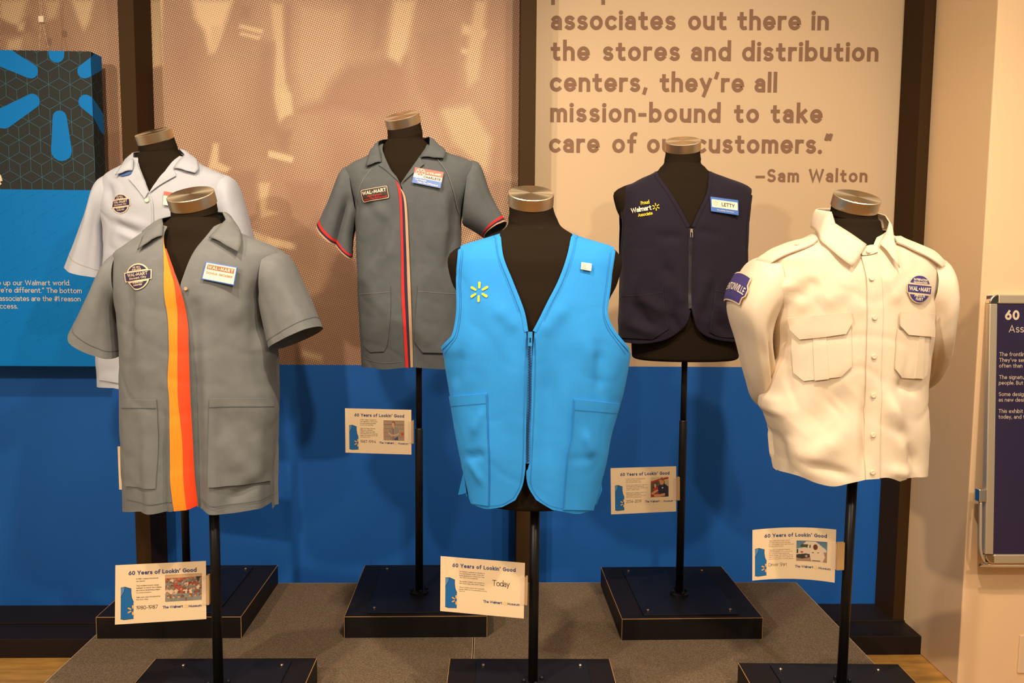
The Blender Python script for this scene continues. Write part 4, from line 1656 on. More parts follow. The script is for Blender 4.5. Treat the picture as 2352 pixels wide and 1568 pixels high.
# ================================================================ 3. grey smock with red and navy stripe (back middle)
ch_rows = [(320, 884, 978, .055, .06), (338, 872, 1002, .065, .07), (352, 858, 1032, .075, .08), (366, 836, 1075, .09, .09), (380, 808, 1096, .1, .095),
           (395, 794, 1100, .106, .1), (430, 802, 1088, .12, .1), (480, 818, 1066, .125, .1), (519, 821, 1062, .125, .1), (646, 824, 1062, .12, .1), (736, 829, 1064, .12, .1), (850, 836, 1066, .12, .1)]
CH = Body(YBK, ch_rows, p=.68, seed=3, wob=.003, crease=.0014)
stand('mannequin on the back middle plinth wearing the red striped grey smock', *BOX[1], (onY(963, 1362, 2.72).x, 2.72, 963), YBK,
      inset(ch_rows, 6, 490, TAIL(850, 1040, 700, 810)), (922, 265), 23, -12, .014, None, 985)
CH.fold((905, 470, 850, 620, 16, -.007), (910, 560, 840, 640, 14, .004), (826, 480, 890, 460, 12, -.005), (1050, 440, 1035, 640, 14, -.008), (1010, 440, 1040, 560, 16, .006),
        (950, 470, 965, 640, 14, -.005), (948, 680, 952, 840, 9, -.006), (840, 440, 900, 520, 12, .003), (980, 560, 1030, 640, 14, -.004))
G = thing('smock', Vector((-.25, YBK, 1.25)), 'grey short sleeved smock with red navy and tan front stripe', 'smock', 'museum uniform tops')
fronts(CH, G,
       dict(open=[(882, 330), (881, 345), (898, 388), (915, 412), (924, 450), (931, 557), (936, 669), (941, 780), (946, 843)], hem=[(932, 843.7), (900, 847), (878.6, 848), (855, 844)],
            side=[840, 736, 600, 519], shoulder=[400, 380, 366, 338], over=True),
       dict(open=[(980, 332), (972, 347), (945, 385), (920, 421), (926, 450), (929, 557), (934, 669), (938, 780), (942, 843)], hem=[(985, 846), (1021, 848), (1050, 846)],
            side=[842, 736, 600, 519], shoulder=[400, 380, 366, 338]), 'slate_twill')
Lr = [(910, 414), (917.4, 450), (922, 557), (923, 669), (927.7, 758), (932, 843.5)]
Ln = [(915.6, 421), (923, 450), (926.8, 557), (929.5, 669), (935.2, 775), (938.8, 843.5)]
Lt = [(919, 430), (928.6, 463), (933, 557), (936.6, 669), (941, 780), (943.3, 843)]
Le = [(924, 436), (933.5, 463), (938.8, 557), (943.3, 669), (946.9, 780), (948.7, 843)]
CH.patch('stripe', Lr + Ln[::-1], 'red_tape', G, .006, .001, label='red stripe of the front band')
CH.patch('stripe', Ln + Lt[::-1], 'navy_tape', G, .006, .001, label='navy stripe of the front band')
CH.patch('stripe', Lt + Le[::-1], 'tan_tape', G, .006, .001, label='tan stripe of the front band')
collar(CH, G, [(881, 373, .009), (880, 350, .012), ('b', -88, 327, .013), ('b', -130, 314, .016), ('b', -180, 307, .02), ('b', -230, 310, .016), ('b', -274, 316, .013), (980, 335, .012), (972, 348, .010), (964, 362, .009)],
       [(845, 383, .013), (852, 365, .013), ('b', -84, 347, .013), ('b', -130, 338, .018), ('b', -180, 335, .022), ('b', -230, 336, .02), ('b', -272, 338, .016), (1012, 345, .016), (1016, 354, .016), (1014, 364, .016)], 'slate_twill')
CH.patch('lapel', [(881, 373), (881, 350), (902, 395), (920, 421), (912, 413), (890, 392), (872, 379)], 'slate_twill', G, .007, .002)
CH.patch('lapel', [(964, 362), (974, 377), (946, 400), (922, 422), (934, 402), (950, 380)], 'slate_twill', G, .007, .002)
for ln in ([(858, 382), (835, 415), (822, 460), (818, 490)], [(1003, 365), (1025, 395), (1042, 440), (1058, 490)]):
    CH.ribbon('raglan_seam', ln, 1.6, 'grey_twill', G, .0042)
for px, ln in (([(827, 662), (898.7, 656), (899, 720), (893, 785), (884, 807), (854, 808), (838, 788), (833, 730)], [(828, 676), (898, 670)]),
               ([(960, 654.5), (1046, 660), (1048, 720), (1050, 811), (970, 809), (952, 785), (955, 720)], [(960, 669), (1046, 675)])):
    pk = CH.patch('pocket', px, 'slate_twill', G, .0062, .003)
    CH.ribbon('pocket_stitch', ln, 1.4, 'grey_twill', pk, .0070)
CH.ribbon('hem_stitch', [(838, 822), (878, 833), (925, 830)], 1.3, 'grey_twill', G, .0042)
bands = [('cuff_stripe', .90, .935, 'red_tape', .02), ('cuff_stripe', .935, .968, 'navy_tape', .02), ('cuff_stripe', .968, 1.0, 'tan_tape', .02)]
sleeve('sleeve', G, YBK, [(806, 382, 826, 505, .075, 0, 0), (784, 393, 818, 519, .082, 0, 0), (757, 452, 811, 545, .072, -.008, 0), (727.5, 517, 808, 590, .060, -.012, 0)], 'slate_twill', 31, bands=bands, ridges=[(105, .22, -.030), (150, .3, .008), (60, .3, .006)])
sleeve('sleeve', G, YBK, [(1080, 368, 1062, 500, .075, 0, 0), (1104, 379, 1064, 517, .082, 0, 0), (1129, 450, 1086, 530, .075, .006, 0), (1162, 514, 1112, 546, .06, .014, 0)], 'slate_twill', 32, bands=bands, ridges=[(60, .25, -.006)])
fn = CH.surf_fn(863, 445.5, 9, .0056)
k = YBK / 1900
pw, ph = 31.5 * k, 14.5 * k


def rrect(w, h, r, n=5):
    out = []
    for (sx, sy, a) in ((1, 1, 0), (-1, 1, 90), (-1, -1, 180), (1, -1, 270)):
        for i in range(n + 1):
            t = math.radians(a + 90 * i / n)
            out.append((sx * (w - r) + r * math.cos(t), sy * (h - r) + r * math.sin(t)))
    return out


mb = MB(); shell(fn, rrect(pw, ph, .005), mb, 0)
p = mb.build('patch', 'ink_black', G, label='rectangular black patch with white and red lettering')
mb = MB()
def dense(L):
    q = []
    for a, b in zip(L, L[1:] + L[:1]):
        k = 8 if math.hypot(b[0] - a[0], b[1] - a[1]) > .006 else 1
        q += [(a[0] + (b[0] - a[0]) * j / k, a[1] + (b[1] - a[1]) * j / k) for j in range(k)]
    return q


o_, i_ = dense(rrect(pw * .96, ph * .92, .004)), dense(rrect(pw * .925, ph * .84, .004))
n = len(o_)
mb.add([fn(a, b, 5) for a, b in o_ + i_], [(i, (i + 1) % n, n + (i + 1) % n, n + i) for i in range(n)])
mb.build('patch_border', 'patch_cream', p)
text_on(fn, [('WAL-MART', 0, ph * .10, ph * .54, pw * 1.72, 'c')], 'thread_white', 'heading_lettering', p, .16)
text_on(fn, [('Our People', 0, -ph * .34, ph * .28, pw * 1.0, 'c'), ('Make The Difference', 0, -ph * .74, ph * .28, pw * 1.66, 'c')], 'thread_red', 'slogan_lettering', p, .14)
t, fn, w_, h_ = badge(CH, [(953.6, 384), (1019, 395.5), (1011.6, 432), (946, 418.8)], 'red white and blue name badge on the red striped grey smock', 'badge_white')
mb = MB(); shell(fn, rect(0, h_ * .64, w_, h_), mb, 1); mb.build('red_strip', 'badge_red', t)
mb = MB(); shell(fn, rect(0, 0, w_, h_ * .37), mb, 1); mb.build('blue_strip', 'badge_blue', t)
mb = MB(); shell(fn, disc(w_ * .22, h_ * .74, w_ * .16, h_ * .24, 28), mb, 2); lo = mb.build('emblem', 'badge_white', t, label='round white emblem')
mb = MB(); shell(fn, disc(w_ * .22, h_ * .74, w_ * .14, h_ * .21, 28), mb, 3); mb.build('emblem_field', 'badge_red', lo)
mb = MB(); spark_petals(mb, lambda a, b, l: fn(w_ * .22 + (a - w_ * .22) , h_ * .74 + (b - h_ * .74), 5), w_ * .22, h_ * .74, w_ * .12); mb.build('emblem_rays', 'badge_white', lo)
text_on(fn, [('at WAL-MART', w_ * .93, h_ * .72, h_ * .13, w_ * .50, 'r')], 'badge_white', 'heading_lettering', t, .14)
text_on(fn, [('CHARLENE', w_ * .95, h_ * .42, h_ * .155, w_ * .60, 'r')], 'ink_black', 'name_lettering', t, .17)
text_on(fn, [('Our People', w_ * .08, h_ * .21, h_ * .11, w_ * .40, 'l'), ('Make the Difference', w_ * .18, h_ * .06, h_ * .11, w_ * .72, 'l')], 'badge_white', 'slogan_lettering', t, .1)

# ================================================================ 4. bright blue vest (front middle)
ve_rows = [(520, 1155, 1296, .058, .065), (537, 1144, 1316, .066, .075), (552, 1100, 1363, .078, .085), (566, 1058, 1408, .09, .095), (580, 1040, 1420, .10, .10), (600, 1034, 1424, .112, .105),
           (650, 1034, 1424, .125, .11), (720, 1026, 1430, .138, .115), (796, 1013, 1444, .142, .115), (820, 1019, 1442, .142, .115), (892, 1032, 1428, .14, .112), (986, 1045, 1404, .136, .11),
           (1085, 1063, 1382, .13, .108), (1190, 1080, 1362, .125, .105)]
VE = Body(YFR, ve_rows, p=.62, seed=4, wob=.0035, crease=.0008)
stand('mannequin on the front middle plinth wearing the bright blue vest', *BOX[4], (onY(1224, 1560, 2.10).x, 2.10, 1224), YFR,
      [(520, 1157, 1294, .056, .06), (537, 1146, 1313, .063, .07), (552, 1104, 1358, .073, .078), (566, 1060, 1402, .084, .085), (580, 1036, 1420, .092, .09), (600, 1028, 1428, .103, .095),
       (650, 1038, 1416, .112, .1), (690, 1060, 1396, .12, .1), (780, 1080, 1380, .124, .1), (960, 1110, 1340, .105, .085), (1140, 1105, 1345, .1, .085)], (1220, 442.5), 24, 1, .014, None)
VE.fold((1213, 780, 1215, 1060, 7, -.004), (1240, 770, 1300, 700, 18, .004), (1190, 760, 1140, 700, 18, .004), (1255, 820, 1262, 1100, 26, -.005), (1180, 800, 1175, 1000, 24, .003),
        (1330, 760, 1400, 900, 20, .003), (1370, 800, 1380, 900, 14, -.005), (1060, 800, 1040, 890, 12, -.004), (1085, 1000, 1110, 940, 10, .004), (1070, 1050, 1115, 1040, 8, -.004),
        (1080, 1060, 1110, 1110, 10, .003), (1340, 990, 1360, 1050, 10, .004), (1300, 1055, 1370, 1050, 10, -.0012), (1110, 660, 1150, 800, 26, .002), (1300, 860, 1290, 1140, 18, .003))
G = thing('vest', Vector((.11, YFR, 1.0)), 'bright blue zip vest with yellow chest emblem at front centre', 'vest', 'museum uniform tops')
Vl = [(1143.7, 538), (1152.6, 593.5), (1173.5, 646), (1199.7, 714), (1209, 761)]
Vr = [(1317, 538), (1307, 588), (1288.6, 640.6), (1262, 693), (1241.5, 735), (1228, 761)]
El = Vl + [(1211, 850), (1209, 950), (1207, 1064), (1206, 1082), (1199.7, 1116.5), (1184, 1148)]
Er = Vr + [(1222, 850), (1220, 950), (1216, 1064), (1209, 1082), (1212.7, 1116.5), (1231, 1148)]
Al = [(1014, 800), (1030, 784), (1044, 766), (1053, 714), (1051.7, 635), (1055, 590), (1057, 572)]
Ar = [(1442, 803), (1419, 777), (1398, 745), (1391, 714), (1398.4, 651), (1406, 595), (1409, 574)]
fronts(VE, G,
       dict(open=El, hem=[(1152.6, 1164.6), (1116, 1168), (1088, 1158), (1079, 1148), (1063.7, 1085)], side=[1060, 986, 892, 815], arm=Al, shoulder=[566, 552, 537]),
       dict(open=Er, hem=[(1267.7, 1170), (1325, 1180), (1359, 1174), (1380, 1095)], side=[1070, 986, 892, 815], arm=Ar, shoulder=[566, 552, 537]), 'bright_blue_cloth', back_low=1140)
for nm, ln in (('neck_binding', Vl), ('neck_binding', Vr)):
    VE.ribbon(nm, ln, 9, 'bright_blue_cloth', G, .0015)
for ln in (Al, Ar):
    VE.ribbon('armhole_binding', ln, 9, 'bright_blue_cloth', G, .0015)


def shift(L, dx, dy=0):
    return [(x + dx, y + dy) for x, y in L]


VE.ribbon('stitch_line', shift(Vl[:-1], -7), 1.1, 'bright_blue_stitch', G, .0035)
VE.ribbon('stitch_line', shift(Vr[:-1], 7), 1.1, 'bright_blue_stitch', G, .0035)
VE.ribbon('stitch_line', [(1208, 775), (1206, 850), (1203, 950), (1201, 1060), (1195, 1110), (1180, 1142), (1152, 1158), (1116, 1161)], 1.1, 'bright_blue_stitch', G, .0012)
VE.ribbon('stitch_line', [(1229, 775), (1229, 850), (1226, 950), (1221, 1060), (1219, 1110), (1236, 1141), (1268, 1162), (1325, 1172)], 1.1, 'bright_blue_stitch', G, .0012)
VE.ribbon('stitch_line', [(1020, 812), (1036, 792), (1052, 768), (1060, 714), (1059, 640), (1064, 575)], 1.0, 'bright_blue_stitch', G, .0012)
VE.ribbon('stitch_line', [(1434, 812), (1413, 784), (1391, 750), (1384, 714), (1391, 651), (1401, 580)], 1.0, 'bright_blue_stitch', G, .0012)
for out, band, seam in (([(1034, 910), (1120, 903), (1122, 991), (1126, 1048), (1126, 1161), (1090, 1156), (1068, 1085), (1046, 986)], [(1037.5, 932.4), (1118.6, 925.6)], [(1118, 905), (1121, 991), (1125, 1048), (1125, 1160)]),
                        ([(1314.7, 915), (1420, 926.7), (1402, 1000), (1384, 1085), (1362, 1172), (1292, 1170), (1300, 1048), (1310, 991)], [(1317, 940), (1415, 949)], [(1316, 918), (1311, 991), (1301, 1048), (1293, 1167)])):
    pk = VE.patch('pocket', out, 'bright_blue_cloth', G, .0035, .003)
    VE.ribbon('pocket_band', [band[0], ((band[0][0] + band[1][0]) / 2, (band[0][1] + band[1][1]) / 2), band[1]], 1.5, 'bright_blue_stitch', pk, .0045)
    VE.ribbon('pocket_seam', seam, 1.4, 'bright_blue_stitch', pk, .0045)
zp = VE.ribbon('zipper', [(1217.5, 763), (1216.5, 850), (1214.5, 950), (1211.5, 1064)], 11, 'bright_blue_stitch', G, .0005)
tz_ = [VE.px(x, y) for x, y in ((1217.5, 770), (1216.5, 850), (1214.5, 950), (1211.5, 1060))]
zc_ = crom([Vector((a, b)) for a, b in tz_], .0032)
mb = MB()
for i, q in enumerate(zc_):
    P = VE.at(q.x, q.y, .0022)
    mb.box(P - Vector((.0034 if i % 2 else .0012, .001, .0011)), P + Vector((.0012 if i % 2 else .0034, .001, .0011)))
mb.build('zipper_teeth', 'zip_dark', zp)
P = VE.pt(1218, 768, .005)
mb = MB().box(P - Vector((.005, .003, .007)), P + Vector((.005, .003, .007)))
mb.tube([P + Vector((-.003, -.004, -.006)), P + Vector((-.0035, -.005, -.026)), P + Vector((.0035, -.005, -.026)), P + Vector((.003, -.004, -.006))], .0016, 8)
mb.box(P + Vector((-.0035, -.006, -.026)), P + Vector((.0035, -.0035, -.019)))
mb.build('zipper_pull', 'zip_blue', zp, bevel=.0008)
# side slits: the back flap shows beyond the front hem
for sg, pts in ((-1, [(1064, 1086), (1052, 1136), (1064, 1134), (1078, 1128), (1072, 1100)]), (1, [(1381, 1096), (1383, 1125), (1370, 1160), (1366, 1152), (1372, 1110)])):
    vs = [onY(x, y, YFR + .01) for x, y in pts]
    n = len(vs)
    vs2 = vs + [v + Vector((0, .0016, 0)) for v in vs]
    fs = [tuple(range(n))] + [tuple(range(2 * n - 1, n - 1, -1))] + [(i, n + i, n + (i + 1) % n, (i + 1) % n) for i in range(n)]
    make('slit_flap', vs2, fs, 'bright_blue_cloth', G)
fn = VE.surf_fn(1102, 670, 2, .0022)
mb = MB()
k = YFR / 1900
for i in range(6):
    one = MB()
    spark_petals(one, fn, 0, 0, 22.5 * k, .42, .10, .13, [i])
    one.build('emblem_petal', 'thread_yellow', G, label='yellow embroidered emblem petal')
t, fn, w_, h_ = badge(VE, [(1336, 601.5), (1360, 605), (1358, 622.5), (1334, 618)], 'tiny white lapel pin on the bright blue vest', 'badge_white', .0025)
text_on(fn, [('The', w_ * .1, h_ * .76, h_ * .11, None, 'l'), ('Walmart', w_ * .1, h_ * .57, h_ * .11, None, 'l'), ('Museum', w_ * .1, h_ * .38, h_ * .11, None, 'l'), ('Heritage Lab', w_ * .1, h_ * .19, h_ * .11, None, 'l')], 'ink_navy', 'lettering', t, .11)

# ================================================================ 5. navy vest (back right)
le_rows = [(376, 1521, 1614, .055, .06), (393, 1508, 1629, .064, .07), (411, 1472, 1672, .078, .08), (422, 1452, 1704, .088, .09), (432, 1432, 1722, .096, .095), (448, 1422, 1728, .105, .1),
           (480, 1420, 1728, .12, .105), (550, 1421, 1722, .13, .105), (632, 1422, 1716, .128, .102), (740, 1421, 1712, .124, .1), (800, 1420, 1710, .12, .1)]
LE = Body(YBK, le_rows, p=.64, seed=5, wob=.0035, crease=.001)
stand('mannequin on the back right plinth wearing the dark navy vest', *BOX[2], (onY(1560, 1366, 2.70).x, 2.70, 1560), YBK,
      [(376, 1522, 1613, .053, .055), (393, 1510, 1627, .061, .065), (411, 1475, 1668, .073, .074), (422, 1454, 1700, .076, .08), (432, 1424, 1718, .084, .085), (448, 1408, 1724, .092, .09),
       (480, 1414, 1718, .105, .092), (530, 1436, 1700, .114, .092), (650, 1448, 1696, .112, .09), (760, 1448, 1696, .108, .09), (816, 1450, 1694, .106, .09)], (1569, 323), 22, -5, .014, None, 968)
LE.fold((1584, 720, 1587, 540, 10, -.006), (1575, 700, 1530, 640, 14, .006), (1560, 690, 1520, 600, 14, -.005), (1600, 720, 1625, 620, 14, .006), (1615, 740, 1640, 640, 12, -.005), (1570, 545, 1500, 540, 10, -.003),
        (1600, 530, 1660, 540, 10, -.003), (1450, 690, 1500, 760, 14, -.006), (1470, 680, 1530, 720, 12, .005), (1440, 740, 1520, 770, 12, .006), (1540, 720, 1560, 760, 10, -.005), (1640, 690, 1680, 740, 12, .005), (1640, 740, 1690, 770, 10, -.004))
G = thing('vest', Vector((.65, YBK, 1.3)), 'dark navy zip vest with rounded hem on the back right mannequin', 'vest', 'museum uniform tops')
Vl = [(1507, 395), (1514, 410), (1539, 446.5), (1565, 491), (1581, 521)]
Vr = [(1631.6, 394), (1631, 415), (1627, 445), (1605.7, 491), (1593, 521)]
Al = [(1423.5, 606), (1427, 560), (1429, 509), (1424, 468), (1424, 445)]
Ar = [(1716, 603), (1717, 560), (1719, 517), (1725, 468), (1727, 448)]
fronts(LE, G,
       dict(open=Vl + [(1584, 600), (1584, 712), (1572.4, 746), (1546.5, 770)], hem=[(1517, 783), (1472.5, 789), (1440, 786)], side=[783, 742, 690, 632], arm=Al, shoulder=[432, 415, 394]),
       dict(open=Vr + [(1590, 600), (1590, 705), (1602, 750), (1620.5, 770)], hem=[(1653.8, 781), (1697, 786)], side=[785, 742, 690, 632], arm=Ar, shoulder=[432, 415, 394]), 'navy_mesh')
for ln in (Vl, Vr):
    LE.ribbon('neck_binding', ln, 8, 'navy_mesh', G, .002)
for ln in (Al, Ar):
    LE.ribbon('armhole_binding', ln, 8, 'navy_mesh', G, .0015)
LE.ribbon('hem_binding', [(1584, 712), (1572.4, 744), (1546.5, 767), (1517, 780), (1472.5, 786), (1425, 782)], 6, 'navy_mesh', G, .0015)
LE.ribbon('hem_binding', [(1590, 705), (1602, 748), (1620.5, 767), (1653.8, 778), (1697, 783)], 6, 'navy_mesh', G, .0015)
for out, band, seam in (([(1424, 665), (1475, 663), (1522.5, 654), (1525, 690), (1537, 755), (1500, 779), (1424, 775)], [(1430, 680), (1475, 678), (1522, 671)], [(1523, 658), (1525, 690), (1536, 752)]),
                        ([(1644.6, 650), (1692, 661), (1712, 668), (1708, 775), (1655, 774), (1629, 762), (1637, 700)], [(1643, 667), (1690, 678)], [(1644, 654), (1638, 700), (1630, 758)])):
    pk = LE.patch('pocket', out, 'navy_mesh', G, .004, .003)
    LE.ribbon('pocket_band', band, 2, 'navy_stitch', pk, .005)
    LE.ribbon('pocket_seam', seam, 1.6, 'navy_stitch', pk, .005)
zp = LE.ribbon('zipper', [(1587, 524), (1587, 600), (1586.5, 708)], 9, 'zip_black', G, .0008)
P = LE.pt(1587.5, 530, .005)
mb = MB().box(P - Vector((.004, .003, .005)), P + Vector((.004, .003, .005)))
mb.tube([P + Vector((-.003, -.004, -.004)), P + Vector((-.003, -.005, -.020)), P + Vector((.003, -.005, -.020)), P + Vector((.003, -.004, -.004))], .0014, 8)
mb.build('zipper_pull', 'screw_steel', zp, bevel=.0006)
k = YBK / 1900
fn = LE.surf_fn(1483, 478, 9, .002)
text_on(fn, [('Walmart', 14 * k, -6 * k, 11 * k, 44 * k, 'r')], 'thread_white', 'brand_lettering', G, .13)
text_on(fn, [('Proud', 11 * k, 8.5 * k, 8 * k, 18 * k, 'r'), ('Associate', 15 * k, -17 * k, 7.5 * k, 31 * k, 'r')], 'thread_yellow', 'slogan_lettering', G, .11)
mb = MB(); spark_petals(mb, fn, 23.5 * k, -1 * k, 8.5 * k, .38, .10, .12); mb.build('emblem', 'thread_yellow', G, label='yellow embroidered emblem')
t, fn, w_, h_ = badge(LE, [(1632, 451), (1696, 459.5), (1697, 494.6), (1633.5, 485)], 'blue name badge with white name strip on the navy vest', 'badge_blue')
mb = MB(); shell(lambda a, b, l: fn(w_ * .5 + a, h_ * .57 + b, l), rrect(w_ * .465, h_ * .26, h_ * .06), mb, 1); mb.build('name_strip', 'badge_white', t)
text_on(fn, [('LETTY', w_ * .62, h_ * .45, h_ * .24, w_ * .46, 'c')], 'ink_black', 'name_lettering', t, .15)
mb = MB(); spark_petals(mb, fn, w_ * .18, h_ * .58, h_ * .18); mb.build('emblem', 'ink_pale_yellow', t)
text_on(fn, [('Save money. Live better.', w_ * .52, h_ * .12, h_ * .085, w_ * .62, 'c')], 'badge_white', 'slogan_lettering', t, .1)

# ================================================================ 6. white driver shirt (front right)
YWH = 2.06
wh_rows = [(500, 1893, 2030, .06, .07), (527, 1880, 2036, .07, .08), (545, 1848, 2054, .085, .085), (560, 1806, 2088, .1, .095), (580, 1762, 2130, .115, .105), (600, 1736, 2152, .125, .11),
           (640, 1734, 2150, .14, .115), (700, 1748, 2140, .146, .118), (780, 1757, 2130, .148, .12), (880, 1761, 2117, .146, .12), (990, 1762, 2121, .15, .12), (1050, 1767, 2119, .15, .12), (1092, 1780, 2116, .145, .115), (1125, 1800, 2112, .13, .11)]
WH = Body(YWH, wh_rows, p=.68, seed=6, wob=.0035, crease=.0022)
stand('mannequin on the front right plinth wearing the white long sleeved shirt', *BOX[5], (onY(1936, 1500, 2.08).x, 2.08, 1936), YWH,
      inset(wh_rows, 9, 720, TAIL(1790, 2095, 900, 1060)), (1969.5, 451), 23, 4, .014, None)
WH.gain = 2.3
WH.fold((1842, 690, 1800, 800, 16, -.003), (1780, 700, 1815, 640, 14, .008), (1790, 760, 1770, 840, 12, -.006), (1800, 900, 1860, 1080, 30, .005), (1770, 900, 1800, 960, 12, .006), (1960, 900, 1850, 990, 40, -.006), (2035, 900, 2090, 1060, 20, .009),
        (2045, 960, 2115, 1085, 16, -.007), (1990, 900, 1986, 1090, 10, -.006), (1930, 1000, 1830, 1080, 24, .004), (1960, 640, 1880, 700, 26, .004), (1880, 640, 1820, 690, 16, -.005), (2030, 620, 2060, 700, 16, .004),
        (1770, 980, 1790, 1075, 10, -.006), (2060, 880, 2110, 900, 12, -.005), (1850, 1060, 1960, 1095, 12, -.004), (2040, 1080, 2090, 1090, 12, .004), (1950, 690, 1990, 720, 20, .002))
G = thing('shirt', Vector((.89, YWH, 1.0)), 'white long sleeved shirt with chest pockets on the front right mannequin', 'shirt', 'museum uniform tops')
hemL = [(1990, 1101), (1950, 1110), (1914.4, 1117), (1876.6, 1109), (1838.9, 1093), (1800, 1084)]
hemR = [(2020, 1098), (2042, 1097), (2065.5, 1105), (2089, 1097)]
fronts(WH, G,
       dict(open=[(1960, 540), (1982, 563), (1998, 590), (2008, 645), (2010, 730), (2007, 848), (2006, 966), (2004, 1098)], hem=hemL, side=[1078, 990, 880, 740], shoulder=[610, 580, 560, 527]),
       dict(open=[(2014, 545), (2006, 563), (2002, 590), (2012, 645), (2014, 730), (2011, 848), (2010, 966), (2008, 1098)], hem=hemR, side=[1080, 990, 880, 740], shoulder=[610, 580, 560, 527]), 'white_cotton', thick=.0018)
PLK = [(1978, 589), (1990, 645), (1992, 730), (1989, 848), (1990, 966), (1988, 1100)]
PRK = [(2011, 584), (2023, 664), (2025, 730), (2021, 848), (2020, 966), (2018, 1098)]
pk = WH.patch('placket', PLK + PRK[::-1], 'white_cotton', G, .005, .003)
for y0, x0 in ((639, 1999.4), (729, 2006.5), (818, 2005), (907.6, 2004), (998, 2004), (1083, 2001.7)):
    button(WH, G, x0, y0, 'white_button', .0056, .0078, pk)
collar(WH, G, [(1986, 562, .012), (1955, 538, .013), (1925, 514, .014), ('b', -62, 490, .016), ('b', -100, 480, .018), ('b', -140, 474, .02), ('b', -180, 472, .022), ('b', -225, 478, .02), ('b', -265, 492, .016), (2031, 510, .014), (2027, 530, .013), (2013, 561, .012)],
       [(1955, 613, .014), (1925, 588, .014), (1890, 553, .016), ('b', -84, 532, .016), ('b', -110, 520, .018), ('b', -140, 514, .022), ('b', -180, 512, .026), ('b', -225, 516, .024), ('b', -268, 530, .018), (2040, 555, .017), (2046, 578, .016), (2055, 615, .014)], 'white_cotton', bulge=.004)
cb = WH.patch('collar_band', [(1983, 566), (1997, 562), (2013, 562), (2013, 578), (1998, 584), (1980, 586), (1976, 580)], 'white_cotton', G, .006, .003)
button(WH, G, 1991, 577, 'white_button', .0052, .0095, cb)
for bodyp, flap, pleat in (
        ([(1817, 760), (1954, 745), (1956, 841), (1933, 865), (1848, 874.5), (1824.7, 855.6), (1819, 800)],
         [(1811.5, 730.5), (1880, 723), (1952, 715.4), (1957.8, 737.6), (1942.7, 766), (1890, 774), (1841, 779), (1815, 756.5)],
         [(1869, 776), (1899, 772), (1905, 869.5), (1873, 873.5)]),
        ([(2058, 756), (2132, 770), (2124, 860), (2115, 870), (2070, 867.4), (2052, 846), (2055, 800)],
         [(2060.8, 715.4), (2100, 717), (2138.7, 719), (2138.7, 773), (2110, 771), (2079.7, 768), (2059.8, 747)],
         [(2106, 770), (2118, 771), (2113, 869), (2096, 868)])):
    q = WH.patch('pocket', bodyp, 'white_cotton', G, .005, .003)
    WH.patch('pocket_pleat', pleat, 'white_cotton', q, .007, .002)
    WH.patch('pocket_flap', flap, 'white_cotton', q, .010, .003)
sleeve('sleeve', G, YWH, [(1768, 584, 1775, 720, .10, 0, 0), (1722, 606, 1765, 738, .112, 0, 0), (1678, 690, 1760, 775, .10, 0, 0), (1695, 775, 1765, 825, .088, 0, .02), (1717, 868, 1772, 870, .075, 0, .05), (1735, 922, 1785, 905, .06, 0, .10), (1775, 955, 1815, 925, .05, 0, .15)],
       'white_cotton', 61, .004, ridges=[(70, .22, .006), (120, .2, -.012), (150, .25, .008)])
ARM_RINGS = sleeve.last
sleeve('sleeve', G, YWH, [(2108, 578, 2092, 730, .11, 0, 0), (2154, 600, 2100, 745, .118, 0, 0), (2169, 664, 2106, 775, .108, 0, 0), (2167, 745, 2108, 805, .09, 0, .01), (2160, 808, 2116, 835, .075, 0, .05), (2140, 862, 2108, 872, .06, 0, .10), (2112, 890, 2085, 890, .05, 0, .15)],
       'white_cotton', 62, .004, ridges=[(80, .22, .008), (120, .2, -.007)])
for ep, bt in (([(1862, 545), (1877, 541), (1884, 549), (1864, 563), (1800, 590), (1765, 616), (1748, 640), (1730, 622), (1748, 596), (1800, 562)], (1842, 560)),
               ([(2046, 545), (2060, 542), (2110, 560), (2142, 586), (2156, 604), (2148, 612), (2120, 590), (2075, 566), (2050, 556)], None)):
    e_ = WH.patch('epaulette', ep, 'white_cotton', G, .0125, .004)
    if bt:
        button(WH, G, bt[0], bt[1], 'white_button', .005, .018, e_)
k = YWH / 1900
fn = WH.surf_fn(2107, 663.5, -5, .005)
r = 30 * k
mb = MB(); shell(fn, disc(0, 0, r * 1.02, r * 1.04), mb, 0); shell(fn, rect(-r * 1.10, -r * .34, r * 1.10, r * .34), mb, 1)
p = mb.build('patch', 'patch_cream', G, label='round navy and white fleet patch')
mb = MB(); shell(fn, disc(0, 0, r * .95, r * .97, 22, 26, 154), mb, 5); shell(fn, disc(0, 0, r * .95, r * .97, 22, 206, 334), mb, 5); shell(fn, rect(-r * 1.05, -r * .28, r * 1.05, r * .28), mb, 6)
mb.build('patch_field', 'fleet_navy', p)
text_on(lambda a, b, l: fn(a, b, 4 + l), [('WAL*MART', 0, -r * .16, r * .32, r * 1.9, 'c'), ('SATISFACTION', 0, r * .60, r * .15, r * 1.15, 'c'), ('GUARANTEED', 0, r * .40, r * .15, r * 1.2, 'c'), ('PRIVATE', 0, -r * .58, r * .20, r * .9, 'c'), ('FLEET', 0, -r * .82, r * .19, r * .62, 'c')], 'thread_white', 'lettering', p, .16)
# town patch sewn round the sleeve
ARM = ARM_RINGS
tt = [math.radians(a) for a in range(-95, 121, 3)]
c_, a_, b_ = ARM[16]
pl_ = [c_ + a_ * math.cos(t) + b_ * math.sin(t) for t in tt]
cum = [0]
for p, q in zip(pl_, pl_[1:]):
    cum.append(cum[-1] + (q - p).length)
ref = np.interp(math.radians(42), tt, cum)


